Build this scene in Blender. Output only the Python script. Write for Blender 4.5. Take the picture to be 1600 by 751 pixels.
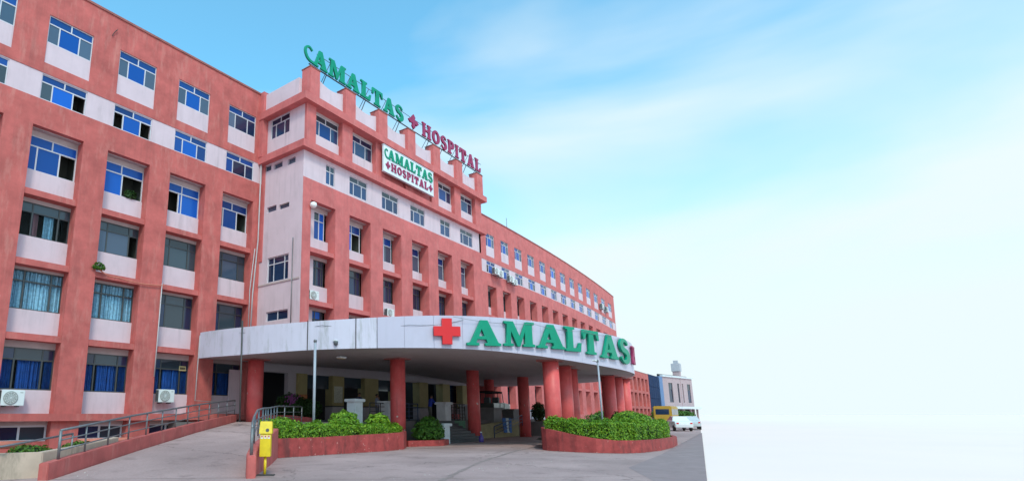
import bpy, bmesh, math, random
from mathutils import Vector, Matrix
random.seed(7)
rad = math.radians
for o in list(bpy.data.objects): bpy.data.objects.remove(o)
S = bpy.context.scene
COL = S.collection

# ------------------------------------------------------------------ camera
cam = bpy.data.cameras.new('camera'); camo = bpy.data.objects.new('camera', cam); COL.objects.link(camo)
YAW, PITCH = 0.6957, 0.2029
fwd = Vector((math.cos(YAW)*math.cos(PITCH), math.sin(YAW)*math.cos(PITCH), math.sin(PITCH)))
camo.location = (0, 0, 1.65)
camo.rotation_euler = fwd.to_track_quat('-Z', 'Y').to_euler()
cam.sensor_width = 36; cam.lens = 19.81
cam.shift_x = 0.1375; cam.shift_y = 0.0564
cam.clip_start = 0.1; cam.clip_end = 8000
S.camera = camo

# ------------------------------------------------------------------ sky, sun, exposure
SUN_EL, SUN_AZ = rad(47), rad(230)          # azimuth as angle from +X (towards the sun)
w = bpy.data.worlds.new('World'); S.world = w; w.use_nodes = True
nt = w.node_tree; nt.nodes.clear()
def wn(t, **k):
    n = nt.nodes.new(t)
    for a, b in k.items(): setattr(n, a, b)
    return n
out = wn('ShaderNodeOutputWorld'); bg = wn('ShaderNodeBackground'); bg.inputs[1].default_value = 0.08
sky = wn('ShaderNodeTexSky', sky_type='NISHITA'); sky.sun_disc = False
sky.sun_elevation = SUN_EL; sky.sun_rotation = math.pi/2 - SUN_AZ
tint = wn('ShaderNodeMix', data_type='RGBA', blend_type='MULTIPLY'); tint.inputs[0].default_value = 1
tint.inputs[7].default_value = (1.35, 3.35, 3.3, 1)
tc = wn('ShaderNodeTexCoord'); nrm = wn('ShaderNodeVectorMath', operation='NORMALIZE'); sep = wn('ShaderNodeSeparateXYZ')
mp = wn('ShaderNodeMapping'); mp.inputs['Scale'].default_value = (1.0, 1.0, 3.6); mp.inputs['Rotation'].default_value = (0.10, -0.06, 0.9); mp.inputs['Location'].default_value = (11, 4, 0)
noi = wn('ShaderNodeTexNoise'); noi.inputs['Scale'].default_value = 1.7; noi.inputs['Detail'].default_value = 5; noi.inputs['Roughness'].default_value = 0.45; noi.inputs['Distortion'].default_value = 0.25
hz = wn('ShaderNodeMapRange', interpolation_type='SMOOTHSTEP'); hz.inputs[1].default_value = 0.04; hz.inputs[2].default_value = 0.82; hz.inputs[3].default_value = 0.0; hz.inputs[4].default_value = 1.0
cl = wn('ShaderNodeMapRange'); cl.inputs[1].default_value = 0.36; cl.inputs[2].default_value = 0.66; cl.inputs[3].default_value = -0.36; cl.inputs[4].default_value = 0.34
add = wn('ShaderNodeMath', operation='SUBTRACT', use_clamp=True)
mix = wn('ShaderNodeMix', data_type='RGBA'); mix.inputs[6].default_value = (8.1, 9.3, 9.7, 1)
L = nt.links.new
L(tc.outputs['Generated'], nrm.inputs[0]); L(nrm.outputs[0], sep.inputs[0]); L(nrm.outputs[0], mp.inputs[0]); L(mp.outputs[0], noi.inputs[0])
L(sep.outputs[2], hz.inputs[0]); L(noi.outputs[0], cl.inputs[0]); L(hz.outputs[0], add.inputs[0]); L(cl.outputs[0], add.inputs[1])
hmul = wn('ShaderNodeMath', operation='MULTIPLY', use_clamp=True)
hz2 = wn('ShaderNodeMapRange', interpolation_type='SMOOTHSTEP'); hz2.inputs[1].default_value = 0.04; hz2.inputs[2].default_value = 0.44; hz2.inputs[4].default_value = 0.92
L(sep.outputs[2], hz2.inputs[0]); L(add.outputs[0], hmul.inputs[0]); L(hz2.outputs[0], hmul.inputs[1])
L(hmul.outputs[0], mix.inputs[0]); L(sky.outputs[0], tint.inputs[6]); L(tint.outputs[2], mix.inputs[7])
L(mix.outputs[2], bg.inputs[0]); L(bg.outputs[0], out.inputs[0])
sl = bpy.data.lights.new('sun', 'SUN'); sl.energy = 1.5; sl.angle = rad(12); sl.color = (1, 0.88, 0.73)
so = bpy.data.objects.new('sun', sl); COL.objects.link(so)
sd = Vector((math.cos(SUN_AZ)*math.cos(SUN_EL), math.sin(SUN_AZ)*math.cos(SUN_EL), math.sin(SUN_EL)))
so.rotation_euler = (-sd).to_track_quat('-Z', 'Y').to_euler()
S.view_settings.view_transform = 'Standard'; S.view_settings.look = 'None'
S.view_settings.exposure = 0.4; S.view_settings.gamma = 1.0

# ------------------------------------------------------------------ materials
MATS = {}
def mat(name, col, rough=0.7, var=0.0, vscale=1.5, dirt=None, dscale=0.6, damt=0.0, bump=0.0, bscale=40, metal=0.0, spec=0.5, streak=False, coat=0.0, chip=None, grime=0.0):
    if name in MATS: return MATS[name]
    m = bpy.data.materials.new(name); m.use_nodes = True; t = m.node_tree; b = t.nodes['Principled BSDF']
    b.inputs['Roughness'].default_value = rough; b.inputs['Metallic'].default_value = metal
    b.inputs['Specular IOR Level'].default_value = spec; b.inputs['Coat Weight'].default_value = coat
    b.inputs['Base Color'].default_value = (*col, 1)
    N = t.nodes.new; K = t.links.new
    if var or damt or bump or chip or grime:
        g = N('ShaderNodeNewGeometry'); src = g.outputs['Position']
        last = None
        if var:
            n = N('ShaderNodeTexNoise'); n.inputs['Scale'].default_value = vscale; n.inputs['Detail'].default_value = 7; n.inputs['Roughness'].default_value = 0.65
            K(src, n.inputs['Vector'])
            r = N('ShaderNodeMapRange'); r.inputs[1].default_value = 0.3; r.inputs[2].default_value = 0.7; r.inputs[3].default_value = 1-var; r.inputs[4].default_value = 1+var
            K(n.outputs[0], r.inputs[0])
            x = N('ShaderNodeMix'); x.data_type = 'RGBA'; x.blend_type = 'MULTIPLY'; x.inputs[0].default_value = 1; x.inputs[6].default_value = (*col, 1)
            K(r.outputs[0], x.inputs[7]); last = x.outputs[2]
        if damt:
            mpn = N('ShaderNodeMapping'); K(src, mpn.inputs[0])
            if streak: mpn.inputs['Scale'].default_value = (1.6, 1.6, 0.35)
            n = N('ShaderNodeTexNoise'); n.inputs['Scale'].default_value = dscale; n.inputs['Detail'].default_value = 8; n.inputs['Roughness'].default_value = 0.7
            K(mpn.outputs[0], n.inputs['Vector'])
            r = N('ShaderNodeMapRange'); r.inputs[1].default_value = 0.52; r.inputs[2].default_value = 0.72; r.inputs[3].default_value = 0; r.inputs[4].default_value = damt
            K(n.outputs[0], r.inputs[0])
            x = N('ShaderNodeMix'); x.data_type = 'RGBA'; x.inputs[7].default_value = (*dirt, 1)
            if last: K(last, x.inputs[6])
            else: x.inputs[6].default_value = (*col, 1)
            K(r.outputs[0], x.inputs[0]); last = x.outputs[2]
        if grime:
            mpn = N('ShaderNodeMapping'); K(src, mpn.inputs[0]); mpn.inputs['Scale'].default_value = (2.6, 2.6, 0.16)
            n = N('ShaderNodeTexNoise'); n.inputs['Scale'].default_value = 1.6; n.inputs['Detail'].default_value = 6; n.inputs['Roughness'].default_value = 0.6
            K(mpn.outputs[0], n.inputs['Vector'])
            n2 = N('ShaderNodeTexNoise'); n2.inputs['Scale'].default_value = 0.35; n2.inputs['Detail'].default_value = 3; K(src, n2.inputs['Vector'])
            r2 = N('ShaderNodeMapRange'); r2.inputs[1].default_value = 0.42; r2.inputs[2].default_value = 0.62; r2.inputs[3].default_value = 0.15; r2.inputs[4].default_value = 1.0; K(n2.outputs[0], r2.inputs[0])
            r = N('ShaderNodeMapRange'); r.inputs[1].default_value = 0.50; r.inputs[2].default_value = 0.74; r.inputs[3].default_value = 0; r.inputs[4].default_value = grime; K(n.outputs[0], r.inputs[0])
            mm = N('ShaderNodeMath'); mm.operation = 'MULTIPLY'; K(r.outputs[0], mm.inputs[0]); K(r2.outputs[0], mm.inputs[1])
            x = N('ShaderNodeMix'); x.data_type = 'RGBA'; x.inputs[7].default_value = (col[0]*.35+.03, col[1]*.35+.03, col[2]*.35+.03, 1)
            if last: K(last, x.inputs[6])
            else: x.inputs[6].default_value = (*col, 1)
            K(mm.outputs[0], x.inputs[0]); last = x.outputs[2]
        if chip:
            cc, cs, lo = chip
            n = N('ShaderNodeTexNoise'); n.inputs['Scale'].default_value = cs; n.inputs['Detail'].default_value = 3; n.inputs['Roughness'].default_value = 0.5; K(src, n.inputs['Vector'])
            r = N('ShaderNodeMapRange'); r.inputs[1].default_value = lo; r.inputs[2].default_value = lo+.02; K(n.outputs[0], r.inputs[0])
            x = N('ShaderNodeMix'); x.data_type = 'RGBA'; x.inputs[7].default_value = (*cc, 1)
            if last: K(last, x.inputs[6])
            else: x.inputs[6].default_value = (*col, 1)
            K(r.outputs[0], x.inputs[0]); last = x.outputs[2]
        if last: K(last, b.inputs['Base Color'])
        if bump:
            n = N('ShaderNodeTexNoise'); n.inputs['Scale'].default_value = bscale; n.inputs['Detail'].default_value = 4
            K(src, n.inputs['Vector'])
            bp = N('ShaderNodeBump'); bp.inputs['Strength'].default_value = bump; bp.inputs['Distance'].default_value = 0.02
            K(n.outputs[0], bp.inputs['Height']); K(bp.outputs[0], b.inputs['Normal'])
    MATS[name] = m
    return m
def glassmat(name, tint, amt=0.25):
    m = bpy.data.materials.new(name); m.use_nodes = True; t = m.node_tree; t.nodes.clear()
    o = t.nodes.new('ShaderNodeOutputMaterial'); a = t.nodes.new('ShaderNodeBsdfTransparent'); g = t.nodes.new('ShaderNodeBsdfGlossy')
    x = t.nodes.new('ShaderNodeMixShader'); f = t.nodes.new('ShaderNodeLayerWeight'); f.inputs[0].default_value = amt
    a.inputs[0].default_value = (*tint, 1); g.inputs['Roughness'].default_value = 0.03; g.inputs[0].default_value = (0.8, 0.85, 0.9, 1)
    t.links.new(f.outputs['Fresnel'], x.inputs[0]); t.links.new(a.outputs[0], x.inputs[1]); t.links.new(g.outputs[0], x.inputs[2]); t.links.new(x.outputs[0], o.inputs[0])
    MATS[name] = m; return m
PINK = mat('salmon_paint', (0.51, 0.122, 0.112), 0.75, 0.22, 1.1, (0.58, 0.23, 0.20), 2.0, 0.7, 0.3, 30, streak=True, spec=0.25, grime=0.38, chip=((.52, .34, .32), 4.5, .745))
PINK2 = mat('salmon_paint_brightened', (0.575, 0.150, 0.146), 0.75, 0.18, 1.1, (0.60, 0.23, 0.22), 2.0, 0.6, 0.3, 30, streak=True, spec=0.25, grime=0.28)  # copy of the salmon paint, brightening towards the centre put into its colour
COPING = mat('coping_cement', (0.33, 0.11, 0.10), 0.85, 0.25, 2.0, (0.12, 0.07, 0.07), 1.2, 0.6)
REDCOL = mat('column_red', (0.68, 0.105, 0.105), 0.45, 0.14, 1.6, (0.72, 0.20, 0.19), 2.0, 0.5, 0.1, 25, spec=0.35, grime=0.45, chip=((.62, .50, .46), 3.4, .70))
REDWALL = mat('planter_red', (0.37, 0.060, 0.058), 0.7, 0.35, 2.4, (0.09, 0.035, 0.035), 1.3, 0.9, 0.35, 30, streak=True, spec=0.3, grime=0.6, chip=((.50, .20, .18), 7.0, .68))
WHITE = mat('white_paint', (0.66, 0.515, 0.575), 0.75, 0.05, 1.2, (0.42, 0.33, 0.36), 0.9, 0.4, 0.12, 30, streak=True, spec=0.25, grime=0.32)
LINTEL = mat('lintel_cream', (0.50, 0.40, 0.40), 0.8, 0.1, 2.0)
FASC = mat('fascia_white', (0.60, 0.565, 0.69), 0.5, 0.04, 0.8, (0.25, 0.26, 0.24), 1.1, 0.75, 0.05, 20, streak=True, grime=0.4)
PANEL = mat('composite_panel', (0.505, 0.475, 0.60), 0.32, 0.03, 0.5, (0.40, 0.39, 0.46), 0.6, 0.3, spec=0.4, grime=0.25)
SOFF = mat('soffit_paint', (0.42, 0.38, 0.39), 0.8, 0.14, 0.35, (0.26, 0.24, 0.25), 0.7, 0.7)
FRAMEW = mat('frame_white', (0.60, 0.58, 0.64), 0.4)
FRAMED = mat('frame_dark', (0.07, 0.075, 0.08), 0.4, metal=0.3)
BLUE = mat('blue_film', (0.004, 0.085, 0.40), 0.14, spec=0.35)
BLUE2 = mat('blue_film_deep', (0.006, 0.05, 0.22), 0.12, spec=0.4)
BSL = mat('slate_blue_glass', (0.016, 0.055, 0.15), 0.10, spec=0.6)
GREYGL = mat('grey_glass', (0.06, 0.092, 0.15), 0.10, spec=0.7)
SLATE = mat('slate_glass', (0.035, 0.055, 0.075), 0.07, spec=0.7)
NAVY = mat('navy_glass', (0.012, 0.028, 0.075), 0.07, spec=0.7)
CLEAR = glassmat('clear_glass', (0.86, 0.92, 0.95), 0.10)
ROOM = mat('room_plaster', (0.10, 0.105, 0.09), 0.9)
CURT_L = mat('curtain_pale_blue', (0.42, 0.62, 0.74), 0.9, 0.30, 7.0)
CURT_D = mat('curtain_blue', (0.02, 0.10, 0.38), 0.8, 0.3, 3.0)
CURT_P = mat('curtain_pink', (0.5, 0.25, 0.28), 0.9)
GREEN = mat('sign_green', (0.0, 0.26, 0.155), 0.45, 0.10, 1.5, spec=0.3)
MAROON = mat('sign_maroon', (0.31, 0.03, 0.10), 0.45, 0.15, 3, spec=.3)
SIGNRED = mat('sign_red', (0.66, 0.012, 0.018), 0.35)
SIGNBD = mat('sign_board', (0.72, 0.78, 0.84), 0.35, 0.04, 1.0)
STEEL = mat('galvanised_steel', (0.20, 0.20, 0.215), 0.5, 0.2, 4, metal=0.5)
POLE = mat('pole_paint', (0.34, 0.36, 0.42), 0.45, 0.05, 3)
IRON = mat('dark_iron', (0.06, 0.055, 0.055), 0.6, 0.2, 5)
PVC = mat('pvc_pipe', (0.46, 0.42, 0.44), 0.5, 0.1, 3)
CABLE = mat('black_cable', (0.03, 0.025, 0.03), 0.6)
CREAMW = mat('cream_wall', (0.56, 0.42, 0.34), 0.8, 0.12, 1.5, (0.13, 0.12, 0.09), 0.9, 0.8, 0.2, 30, streak=True)
YELLOWP = mat('pier_yellow', (0.36, 0.29, 0.13), 0.75, 0.1, 2)
LOBBY = mat('lobby_plaster', (0.46, 0.40, 0.43), 0.8, 0.05, 1)
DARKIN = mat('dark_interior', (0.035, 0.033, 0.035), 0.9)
PEDW = mat('pedestal_white', (0.66, 0.68, 0.72), 0.6, 0.08, 2, (0.35, 0.35, 0.36), 1.5, 0.5)
TERRA = mat('terracotta_pipe', (0.55, 0.17, 0.12), 0.7, 0.15, 3)
TREAD = mat('stair_granite', (0.035, 0.045, 0.055), 0.4, 0.2, 6)
ACW = mat('ac_casing', (0.72, 0.74, 0.76), 0.4, 0.04, 2)
ACG = mat('ac_grille', (0.30, 0.31, 0.30), 0.6, 0.2, 6)
ACD = mat('ac_side', (0.10, 0.11, 0.12), 0.6)
BINY = mat('bin_yellow', (0.78, 0.56, 0.015), 0.4, 0.06, 6, (0.5, 0.3, 0.02), 4, 0.4)
STICK = mat('sticker_white', (0.8, 0.76, 0.72), 0.5)
STICKR = mat('sticker_red', (0.62, 0.1, 0.05), 0.5)
SOIL = mat('soil', (0.06, 0.045, 0.03), 0.95, 0.3, 5)
LAMPG = mat('lamp_globe', (0.85, 0.85, 0.85), 0.25)
RUBBER = mat('tyre_rubber', (0.02, 0.02, 0.02), 0.8)

def leafmat(name, a, b, c):
    m = bpy.data.materials.new(name); m.use_nodes = True; t = m.node_tree; p = t.nodes['Principled BSDF']
    at = t.nodes.new('ShaderNodeAttribute'); at.attribute_name = 'hue'
    r = t.nodes.new('ShaderNodeValToRGB'); r.color_ramp.elements[0].color = (*a, 1); r.color_ramp.elements[1].color = (*c, 1)
    e = r.color_ramp.elements.new(0.5); e.color = (*b, 1)
    t.links.new(at.outputs['Fac'], r.inputs[0]); t.links.new(r.outputs[0], p.inputs['Base Color'])
    p.inputs['Roughness'].default_value = 0.5; p.inputs['Specular IOR Level'].default_value = 0.35
    tr = t.nodes.new('ShaderNodeBsdfTranslucent'); x = t.nodes.new('ShaderNodeMixShader'); x.inputs[0].default_value = 0.25
    t.links.new(r.outputs[0], tr.inputs[0]); t.links.new(p.outputs[0], x.inputs[1]); t.links.new(tr.outputs[0], x.inputs[2])
    t.links.new(x.outputs[0], t.nodes['Material Output'].inputs[0])
    MATS[name] = m; return m
LEAF_LIME = leafmat('leaf_lime', (0.045, 0.13, 0.010), (0.14, 0.30, 0.018), (0.34, 0.50, 0.035))
LEAF_MID = leafmat('leaf_mid', (0.035, 0.10, 0.015), (0.07, 0.17, 0.02), (0.13, 0.26, 0.035))
LEAF_DARK = leafmat('leaf_dark', (0.015, 0.045, 0.012), (0.03, 0.08, 0.018), (0.06, 0.12, 0.03))
FLOWER = mat('flower_purple', (0.25, 0.06, 0.22), 0.6)
TWIG = mat('bark_twig', (0.07, 0.05, 0.035), 0.9, 0.2, 6)

# forecourt concrete with stains, wet-dark seams and cracks
def concrete():
    m = bpy.data.materials.new('worn_concrete'); m.use_nodes = True; t = m.node_tree; b = t.nodes['Principled BSDF']; N = t.nodes.new; K = t.links.new
    g = N('ShaderNodeNewGeometry')
    def noise(s, d=6, r=0.6):
        n = N('ShaderNodeTexNoise'); n.inputs['Scale'].default_value = s; n.inputs['Detail'].default_value = d; n.inputs['Roughness'].default_value = r; K(g.outputs['Position'], n.inputs['Vector']); return n
    def mr(a, lo, hi, x, y):
        n = N('ShaderNodeMapRange'); K(a, n.inputs[0])
        for i, q in enumerate((lo, hi, x, y)): n.inputs[1+i].default_value = q
        return n.outputs[0]
    def mul(a, bb):
        n = N('ShaderNodeMath'); n.operation = 'MULTIPLY'; K(a, n.inputs[0]); K(bb, n.inputs[1]); return n.outputs[0]
    big = mr(noise(0.22).outputs[0], 0.3, 0.7, 0.76, 1.2)
    fine = mr(noise(14, 5, 0.7).outputs[0], 0.3, 0.7, 0.88, 1.1)
    blot = mr(noise(1.1, 8, 0.7).outputs[0], 0.54, 0.72, 1.0, 0.64)
    v = N('ShaderNodeTexVoronoi'); v.feature = 'DISTANCE_TO_EDGE'; v.inputs['Scale'].default_value = 0.13
    wob = noise(0.9, 6); ad = N('ShaderNodeVectorMath'); ad.operation = 'MULTIPLY_ADD'; K(wob.outputs[1], ad.inputs[0]); ad.inputs[1].default_value = (2.2, 2.2, 0); K(g.outputs['Position'], ad.inputs[2]); K(ad.outputs[0], v.inputs['Vector'])
    crack = mr(v.outputs[0], 0.001, 0.007, 0.62, 1.0)
    tot = mul(mul(big, fine), mul(blot, crack))
    x = N('ShaderNodeMix'); x.data_type = 'RGBA'; x.blend_type = 'MULTIPLY'; x.inputs[0].default_value = 1; x.inputs[6].default_value = (0.41, 0.277, 0.27, 1); K(tot, x.inputs[7])
    K(x.outputs[2], b.inputs['Base Color']); b.inputs['Roughness'].default_value = 0.85; b.inputs['Specular IOR Level'].default_value = 0.25
    bp = N('ShaderNodeBump'); bp.inputs['Strength'].default_value = 0.35; bp.inputs['Distance'].default_value = 0.02
    K(noise(25).outputs[0], bp.inputs['Height']); K(bp.outputs[0], b.inputs['Normal'])
    MATS['worn_concrete'] = m; return m
CONC = concrete()
PALE = mat('white_fade_ground', (0.97, 0.735, 0.68), 0.9, 0.02, 0.1)  # fade into the white sky put into the ground colour, hides the horizon

# ------------------------------------------------------------------ mesh helpers
def mesh(name, V, F, m=None, smooth=False):
    me = bpy.data.meshes.new(name); me.from_pydata([tuple(v) for v in V], [], F); me.update()
    if m: me.materials.append(m)
    if smooth:
        for p in me.polygons: p.use_smooth = True
    return me
def link(name, me, parent=None, loc=(0, 0, 0), rz=0.0):
    o = bpy.data.objects.new(name, me); COL.objects.link(o)
    if parent: o.parent = parent
    o.location = loc; o.rotation_euler = (0, 0, rz); return o
def thing(name, label, cat, loc=(0, 0, 0), rz=0, group=None, me=None):
    o = link(name, me, None, loc, rz); o['label'] = label; o['category'] = cat
    if group: o['group'] = group
    return o
def struct(name, me, loc=(0, 0, 0)):
    o = link(name, me, None, loc); o['kind'] = 'structure'; return o
class MB:
    def __init__(s): s.v = []; s.f = []; s.mi = []
    def quad(s, a, b, c, d, mi=0):
        n = len(s.v); s.v += [a, b, c, d]; s.f.append((n, n+1, n+2, n+3)); s.mi.append(mi)
    def poly(s, pts, mi=0):
        n = len(s.v); s.v += list(pts); s.f.append(tuple(range(n, n+len(pts)))); s.mi.append(mi)
    def box(s, x0, x1, y0, y1, z0, z1, mi=0):
        n = len(s.v); s.v += [(x0, y0, z0), (x1, y0, z0), (x1, y1, z0), (x0, y1, z0), (x0, y0, z1), (x1, y0, z1), (x1, y1, z1), (x0, y1, z1)]
        for f in ((0, 3, 2, 1), (4, 5, 6, 7), (0, 1, 5, 4), (1, 2, 6, 5), (2, 3, 7, 6), (3, 0, 4, 7)): s.f.append(tuple(n+i for i in f)); s.mi.append(mi)
    def tube(s, pts, r, seg=8, mi=0, r1=None):
        pts = [Vector(p) for p in pts]; base = len(s.v); k = len(pts)
        for i, p in enumerate(pts):
            t = (pts[min(i+1, k-1)]-pts[max(i-1, 0)]).normalized()
            a = t.cross(Vector((0, 0, 1))) if abs(t.z) < .95 else t.cross(Vector((1, 0, 0)))
            a.normalize(); b = t.cross(a); rr = r if r1 is None else r+(r1-r)*i/(k-1)
            for j in range(seg):
                q = 2*math.pi*j/seg; s.v.append(tuple(p+a*math.cos(q)*rr+b*math.sin(q)*rr))
        for i in range(k-1):
            for j in range(seg):
                s.f.append((base+i*seg+j, base+i*seg+(j+1) % seg, base+(i+1)*seg+(j+1) % seg, base+(i+1)*seg+j)); s.mi.append(mi)
        s.f.append(tuple(base+j for j in range(seg))); s.mi.append(mi)
        s.f.append(tuple(base+(k-1)*seg+j for j in reversed(range(seg)))); s.mi.append(mi)
    def lathe(s, prof, seg=24, c=(0, 0, 0), mi=0):
        base = len(s.v); k = len(prof)
        for r, z in prof:
            for j in range(seg):
                q = 2*math.pi*j/seg; s.v.append((c[0]+r*math.cos(q), c[1]+r*math.sin(q), c[2]+z))
        for i in range(k-1):
            for j in range(seg): s.f.append((base+i*seg+j, base+i*seg+(j+1) % seg, base+(i+1)*seg+(j+1) % seg, base+(i+1)*seg+j)); s.mi.append(mi)
    def me(s, name, mats, smooth=False, bevel=0):
        me = bpy.data.meshes.new(name); me.from_pydata(s.v, [], s.f)
        for m in (mats if isinstance(mats, (list, tuple)) else [mats]): me.materials.append(m)
        me.polygons.foreach_set('material_index', s.mi); me.update()
        if bevel:
            bm = bmesh.new(); bm.from_mesh(me); bmesh.ops.remove_doubles(bm, verts=bm.verts, dist=1e-5)
            bmesh.ops.bevel(bm, geom=[e for e in bm.edges if e.calc_face_angle(0) > .6], offset=bevel, segments=2, affect='EDGES', clamp_overlap=True)
            bm.to_mesh(me); bm.free()
        else:
            bm = bmesh.new(); bm.from_mesh(me); bmesh.ops.recalc_face_normals(bm, faces=bm.faces); bm.to_mesh(me); bm.free()
        if smooth:
            for p in me.polygons: p.use_smooth = True
        return me
_bc = {}
def boxme(w, d, h, m, bevel=0.0):
    """box from (0,0,0) to (w,d,h), shared between alike pieces"""
    k = (round(w, 3), round(d, 3), round(h, 3), m.name, bevel)
    if k not in _bc:
        b = MB(); b.box(0, w, 0, d, 0, h); _bc[k] = b.me('box', m, bevel=bevel)
    return _bc[k]
def tubeobj(name, pts, r, m, parent=None, seg=8):
    b = MB(); b.tube(pts, r, seg); return link(name, b.me(name, m, smooth=True), parent)

class Frame:
    """facade frame: u runs along the wall, d goes into the building, z up"""
    def __init__(s, root, ox, oy, ang=0.0): s.root = root; s.o = Vector((ox, oy, 0)); s.a = ang; s.c = math.cos(ang); s.s = math.sin(ang)
    def w(s, u, d, z): return Vector((s.o.x+u*s.c-d*s.s, s.o.y+u*s.s+d*s.c, z))-s.root.location
    def put(s, name, me, u, d, z, parent=None, rz=0.0):
        if parent is not None: return link(name, me, parent, (u, d, z), rz)
        return link(name, me, s.root, s.w(u, d, z), s.a+rz)
    def box(s, name, u0, u1, d0, d1, z0, z1, m, bevel=0.0): return s.put(name, boxme(u1-u0, d1-d0, z1-z0, m, bevel), u0, d0, z0)
    def wall(s, name, u0, u1, z0, z1, holes, m, d=0.0, th=0.25):
        us = sorted({u0, u1} | {h[0] for h in holes} | {h[1] for h in holes}); zs = sorted({z0, z1} | {h[2] for h in holes} | {h[3] for h in holes})
        solid = lambda i, j: 0 <= i < len(us)-1 and 0 <= j < len(zs)-1 and not any(h[0]-1e-6 <= us[i] and us[i+1] <= h[1]+1e-6 and h[2]-1e-6 <= zs[j] and zs[j+1] <= h[3]+1e-6 for h in holes)
        b = MB()
        for i in range(len(us)-1):
            for j in range(len(zs)-1):
                if not solid(i, j): continue
                a, c, e, f = us[i]-u0, us[i+1]-u0, zs[j]-z0, zs[j+1]-z0
                b.quad((a, 0, e), (c, 0, e), (c, 0, f), (a, 0, f)); b.quad((a, th, f), (c, th, f), (c, th, e), (a, th, e))
                if not solid(i-1, j): b.quad((a, th, e), (a, 0, e), (a, 0, f), (a, th, f))
                if not solid(i+1, j): b.quad((c, 0, e), (c, th, e), (c, th, f), (c, 0, f))
                if not solid(i, j-1): b.quad((a, th, e), (c, th, e), (c, 0, e), (a, 0, e))
                if not solid(i, j+1): b.quad((a, 0, f), (c, 0, f), (c, th, f), (a, th, f))
        me = b.me(name, m); bm = bmesh.new(); bm.from_mesh(me); bmesh.ops.remove_doubles(bm, verts=bm.verts, dist=1e-5); bm.to_mesh(me); bm.free()
        return s.put(name, me, u0, d, z0)

# ------------------------------------------------------------------ windows
TRI = [(0, .5, .70, 1), (.5, 1, .70, 1), (0, .25, 0, .70), (.25, .70, 0, .70), (.70, 1, 0, .70)]      # two transoms, three casements
DUO = [(0, .5, .70, 1), (.5, 1, .70, 1), (0, .22, 0, .70), (.22, .66, 0, .70), (.66, 1, 0, .70)]
QUAD = [(0, .28, .72, 1), (.28, .78, .72, 1), (.78, 1, .72, 1), (0, .28, 0, .72), (.28, .78, 0, .72), (.78, 1, 0, .72)]
PAIR = [(0, .5, 0, 1), (.5, 1, 0, 1)]
FOUR = [(0, .5, .68, 1), (.5, 1, .68, 1), (0, .5, 0, .68), (.5, 1, 0, .68)]
_wf = {}
def ringframe(w, h, lay, m, t, dep=0.07):
    k = (round(w, 3), round(h, 3), tuple(lay), m.name, t)
    if k not in _wf:
        b = MB()
        for a, c, e, f in lay:
            x0, x1, z0, z1 = a*w, c*w, e*h, f*h; tl = t if a == 0 else t*.6; tr = t if c == 1 else t*.6; tb = t if e == 0 else t*.6; tt = t if f == 1 else t*.6
            b.box(x0, x1, 0, dep, z0, z0+tb); b.box(x0, x1, 0, dep, z1-tt, z1); b.box(x0, x0+tl, 0, dep, z0+tb, z1-tt); b.box(x1-tr, x1, 0, dep, z0+tb, z1-tt)
        _wf[k] = b.me('window_frame', m)
    return _wf[k]
_cu = {}
def curtainme(w, h, m):
    k = (round(w, 2), round(h, 2), m.name)
    if k not in _cu:
        b = MB(); n = 60; rr = random.Random(len(_cu)); ph = [rr.uniform(0, 6) for _ in range(3)]
        P = [(w*i/n, 0.035*math.sin(i*1.25+ph[0])+0.02*math.sin(i*.61+ph[1])) for i in range(n+1)]
        for i in range(n): b.quad((*P[i], 0), (*P[i+1], 0), (*P[i+1], h), (*P[i], h))
        me = b.me('curtain', m); bm = bmesh.new(); bm.from_mesh(me); bmesh.ops.remove_doubles(bm, verts=bm.verts, dist=1e-5); bm.to_mesh(me); bm.free()
        for p in me.polygons: p.use_smooth = True
        _cu[k] = me
    return _cu[k]
_rm = {}
def roomme(w, h):
    k = (round(w, 2), round(h, 2))
    if k not in _rm:
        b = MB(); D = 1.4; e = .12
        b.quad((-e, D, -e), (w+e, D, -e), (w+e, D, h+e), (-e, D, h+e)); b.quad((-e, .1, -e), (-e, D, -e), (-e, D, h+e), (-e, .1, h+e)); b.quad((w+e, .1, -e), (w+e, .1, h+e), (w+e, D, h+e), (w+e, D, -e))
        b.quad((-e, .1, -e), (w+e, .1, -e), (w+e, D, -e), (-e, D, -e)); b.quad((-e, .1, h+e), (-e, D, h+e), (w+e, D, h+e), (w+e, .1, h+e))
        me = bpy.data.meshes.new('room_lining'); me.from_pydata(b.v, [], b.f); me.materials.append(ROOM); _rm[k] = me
    return _rm[k]
def variants(m):
    if m.name+'_0' not in MATS:
        for i, k in enumerate((.72, .88, 1.0, 1.18, 1.4)):
            c = m.copy(); c.name = m.name+'_%d' % i; p = c.node_tree.nodes['Principled BSDF']; q = p.inputs['Base Color'].default_value
            p.inputs['Base Color'].default_value = (q[0]*k, q[1]*k, q[2]*k, 1); p.inputs['Roughness'].default_value *= (.5, 1, 1.6, 1, 2.2)[i]; MATS[m.name+'_%d' % i] = c
    return MATS[m.name+'_%d' % random.choice((0, 1, 1, 2, 2, 3, 3, 4))]
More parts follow.
